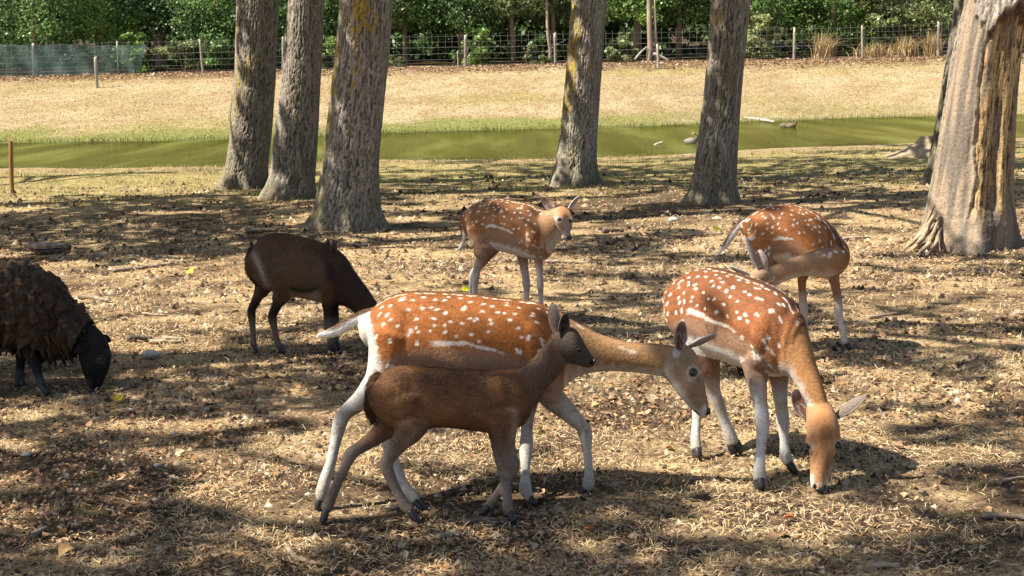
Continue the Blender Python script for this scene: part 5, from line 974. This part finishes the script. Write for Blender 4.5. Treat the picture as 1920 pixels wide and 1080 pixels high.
obj('straw', *join(pa)[:2], M['litter'], None, join(pa)[2], False, kind='stuff', label='dry straw and grass stalks strewn over the trampled ground')
obj('leaf_litter', *join(pb)[:2], M['litter'], None, join(pb)[2], False, kind='stuff', label='brown fallen leaves littering the trampled ground')
# sparse grass tufts, dry and green
pc = []
for k, (y0, y1, nt_, L, cols) in enumerate([(4.7, 8, 130, .055, STRAW), (4.7, 9, 70, .045, [(.13, .19, .05), (.17, .20, .07)]), (8, 16, 200, .06, STRAW), (20, 30, 1600, .07, [(.24, .23, .08), (.36, .31, .13)])]):
    x, y = scatter(y0, y1, nt_ / max(1, (.8 * y1 * (y1 - y0)))); n = len(x); nb = 16; X = np.repeat(x, nb) + rng.normal(0, .022, n * nb) * (1 if y1 < 12 else 3); Yv = np.repeat(y, nb) + rng.normal(0, .022, n * nb) * (1 if y1 < 12 else 3)
    P = np.c_[X, Yv, terrain(X, Yv) - .004]; pc.append(blades(P, L * rng.uniform(.4, 1.5, n * nb), np.full(n * nb, .0012 * (1 if y1 < 12 else 2.5)), pal(n * nb, cols), 740 + k, .6))
# bank beyond the pond: short dry turf, greener at the water
x = rng.uniform(-21, 21, 70000); y = rng.uniform(41, 62, 70000); yf_ = shore_far(x); q = y > yf_ + .02; x, y, yf_ = x[q], y[q], yf_[q]; n = len(x); gcol = pal(n, [(.42, .32, .18), (.47, .38, .23), (.35, .26, .14)]); gr = ((y - yf_) < rng.uniform(.3, 4.2, n)) * 1.0
gcol = mixv(gcol, pal(n, [(.20, .21, .065), (.25, .25, .085)]), gr * (.3 + .7 * sstep(9, 3, x))); edge = (y - yf_ < .5)
pc.append(blades(np.c_[x, y, terrain(x, y) - .01], np.where(edge, .16, .055) * rng.uniform(.5, 1.4, n), np.full(n, .011), gcol, 760, .7))
V, f, c = join(pc); obj('grass', V, f, M['litter'], None, c, False, kind='stuff', label='short dry turf and thin tufts of grass')
# dead leaf drift at the fence foot
x = rng.uniform(-22, 22, 4500); y = rng.normal(61.6, .6, 4500); n = len(x); V, f, c = flakes(x, y, rng.uniform(.06, .16, n), pal(n, [(.36, .24, .145), (.27, .17, .10), (.42, .31, .20)]), 780); obj('leaf_drift', V, f, M['litter'], None, c, False, kind='stuff', label='drift of dead leaves along the fence foot')

def stick(pts, r0, label, mat='stick', name='fallen_stick', cat='stick', seed=0, taper=.55, lift=None):
    P = [ground(*p) for p in pts]; rr = np.random.default_rng(int(pts[0][0] + pts[0][1])); P = np.array(P); P[:, 2] += r0 * .8 + terrain(P[:, 0], P[:, 1]); 
    if len(P) == 2: P = np.array([P[0], (P[0] + P[1]) / 2 + np.r_[rr.normal(0, .012, 2), .004], P[1]])
    V, f = tube(P, np.linspace(r0, r0 * taper, len(P)), 9, 6); V = V + rr.normal(0, r0 * .10, V.shape); o = obj(name, V - P[0], f, M[mat], None, label=label, cat=cat, group='sticks lying on the ground'); o.location = Vector(P[0])
for pts, r0, lb, mt in [([(212, 508), (262, 504), (326, 499)], .022, 'long curved stick right of the sheep on sunlit ground', 'stick'), ([(142, 562), (172, 560), (206, 566)], .022, 'short pale stick beside the sheep shoulder', 'stick'), ([(240, 639), (285, 637)], .026, 'dark end of a broken stick right of the sheep head', 'darkwood'),
        ([(282, 640), (345, 640)], .018, 'pale stick above the white stone', 'stick'), ([(305, 631), (342, 634)], .014, 'thin stick lying behind the pale one', 'stick'), ([(268, 587), (312, 592)], .012, 'small straight stick between sheep and mouflon', 'stick'),
        ([(60, 1005), (88, 990)], .014, 'short grey stick at the lower left', 'stick'), ([(540, 1034), (556, 1047), (594, 1056)], .012, 'bent pale branch at the bottom left of the middle', 'stick'), ([(868, 980), (905, 977), (950, 979)], .016, 'dark bark strip under the fawn front hooves', 'darkwood'),
        ([(820, 1010), (868, 1002)], .014, 'flat grey piece of wood below the fawn', 'stick'), ([(1840, 968), (1930, 972)], .015, 'dark thick stick at the lower right edge', 'darkwood'), ([(1870, 905), (1925, 893)], .010, 'thin grey branch at the right edge', 'stick'),
        ([(1632, 1058), (1686, 1057)], .011, 'pale stick at the lower right of the grazing doe', 'stick'), ([(1280, 1034), (1346, 1026)], .007, 'thin stick left below the grazing doe', 'darkwood'), ([(1022, 494), (1070, 493), (1122, 494)], .020, 'straight grey branch right of the watching doe', 'stick'),
        ([(1625, 596), (1690, 588)], .013, 'grey stick right of the twisting doe foreleg', 'stick'), ([(1530, 580), (1590, 590)], .012, 'pale stick behind the twisting doe foreleg', 'stick'), ([(1280, 442), (1355, 441)], .026, 'straight stick before the dark leaning trunk', 'stick'), ([(870, 532), (915, 533)], .016, 'dark stick between the watching doe legs', 'darkwood'),
        ([(460, 440), (520, 438)], .035, 'dark flat branch behind the mouflon back', 'darkwood'), ([(1130, 692), (1185, 694)], .006, 'thin dark twig under the spotted doe neck', 'darkwood'), ([(660, 466), (700, 462)], .022, 'dark stick right of the mouflon neck', 'darkwood'), ([(1580, 452), (1625, 450)], .02, 'pale twig right of the twisting doe back', 'stick'), ([(1130, 437), (1170, 435)], .03, 'dark stick above the watching doe right ear', 'darkwood')]:
    stick(pts, r0, lb, mt)
# sawn slab of wood on the left
g = ground(88, 474); root = empty('wood_slab', g, label='flat weathered slab of wood with loose bark on the left', cat='slab')
for k, (sx, sy, sz, dx, dz) in enumerate([(.20, .14, .03, 0, .085), (.18, .12, .02, .02, .035), (.06, .06, .04, .20, .06)]):
    n = 14; aa = np.linspace(0, 2 * math.pi, n, endpoint=False); rr = np.random.default_rng(k); q = 1 + rr.normal(0, .1, n); ring = np.c_[sx * q * np.cos(aa) + dx, sy * q * np.sin(aa), np.zeros(n)]
    V = np.vstack([ring * [.95, .95, 1] + [0, 0, dz - sz], ring + [0, 0, dz], ring * [.92, .92, 1] + [0, 0, dz + sz * .5]]) + g; f = [tuple(t_) for t_ in grid_faces(3, n)] + [tuple(range(n))[::-1], tuple(range(2 * n, 3 * n))]
    obj(('board', 'underside', 'bark_chunk')[k], V, f, M['stick' if k == 0 else 'darkwood'], root, smooth=False)
def stone(px, py, s, label, seed):
    r = np.random.default_rng(seed); g = ground(px, py); n, k = 12, 8; a = np.linspace(0, 2 * math.pi, n, endpoint=False); b = np.linspace(.05, math.pi - .05, k); V = np.stack([np.outer(np.sin(b), np.cos(a)), np.outer(np.sin(b), np.sin(a)) * .8, np.outer(np.cos(b), np.ones(n)) * .55], -1).reshape(-1, 3) * s
    V *= 1 + .35 * (fbm(V[:, 0] / s * 1.3 + seed, V[:, 1] / s * 1.3 + V[:, 2] / s, 3, seed)[:, None] - .5); o = obj('stone', V, [tuple(q) for q in grid_faces(k, n)] + [tuple(range(n)), tuple(range((k - 1) * n, k * n))[::-1]], M['stone'], None, label=label, cat='stone', group='pale stones on the ground'); o.location = (g[0], g[1], s * .3)
for k, (px, py, s, lb) in enumerate([(282, 668, .05, 'white stone on the ground right of the sheep head'), (50, 854, .024, 'chalky white stone at the left below the sheep'), (326, 814, .016, 'small pale pebble in the lower left'), (245, 771, .018, 'grey pebble below the sheep head'), (295, 874, .016, 'pinkish pebble at the shade edge in the lower left'), (1262, 415, .06, 'dark lump before the dark leaning trunk')]): stone(px, py, s, lb, k)
def big_leaf(px, py, s, c, label, seed):
    g = ground(px, py); V, f, cc = flakes(A3([g[0]]), A3([g[1]]), A3([s]), A3([c]), seed); V[:, 2] += .008; o = obj('fallen_leaf', V - g, f, M['litter'], None, cc, False, label=label, cat='leaf', group='bright fallen leaves'); o.location = Vector(g)
for k, (px, py, s, c, lb) in enumerate([(218, 749, .085, (.55, .40, .02), 'yellow leaf on the ground under the sheep head'), (874, 545, .075, (.75, .70, .02), 'bright yellow leaf beside the watching doe hind hoof'), (1344, 434, .10, (.35, .45, .03), 'yellow green leaf left of the raised tail'), (1106, 1000, .05, (.30, .10, .03), 'rust red leaf below the raised hoof of the spotted doe'), (357, 512, .08, (.70, .52, .05), 'pale yellow leaf on sunlit ground left of the mouflon'), (1210, 632, .06, (.42, .16, .03), 'orange leaf above the neck of the spotted doe'), (1478, 978, .05, (.28, .08, .03), 'dark red leaf left below the grazing doe nose'), (120, 1040, .06, (.45, .27, .12), 'tan leaf at the lower left')]): big_leaf(px, py, s, c, lb, 800 + k)
# thin dry weed at the pond beside the clustered trunks
g = ground(436, 300); root = empty('dry_weed', g, label='thin dry weed rising beside the leftmost clustered trunk', cat='weed'); A_ = Acc()
for q in range(7): A_.add(*tube([g, at(434 - q * .5, 250 - q * 3, g[1]), at(426 + q * 2.2, 205 - q * 7 + 4 * (q % 2), g[1])], [.012, .008, .003], 5, 4))
V, f = A_.get(); obj('stalks', V, f, M['stick'], root)
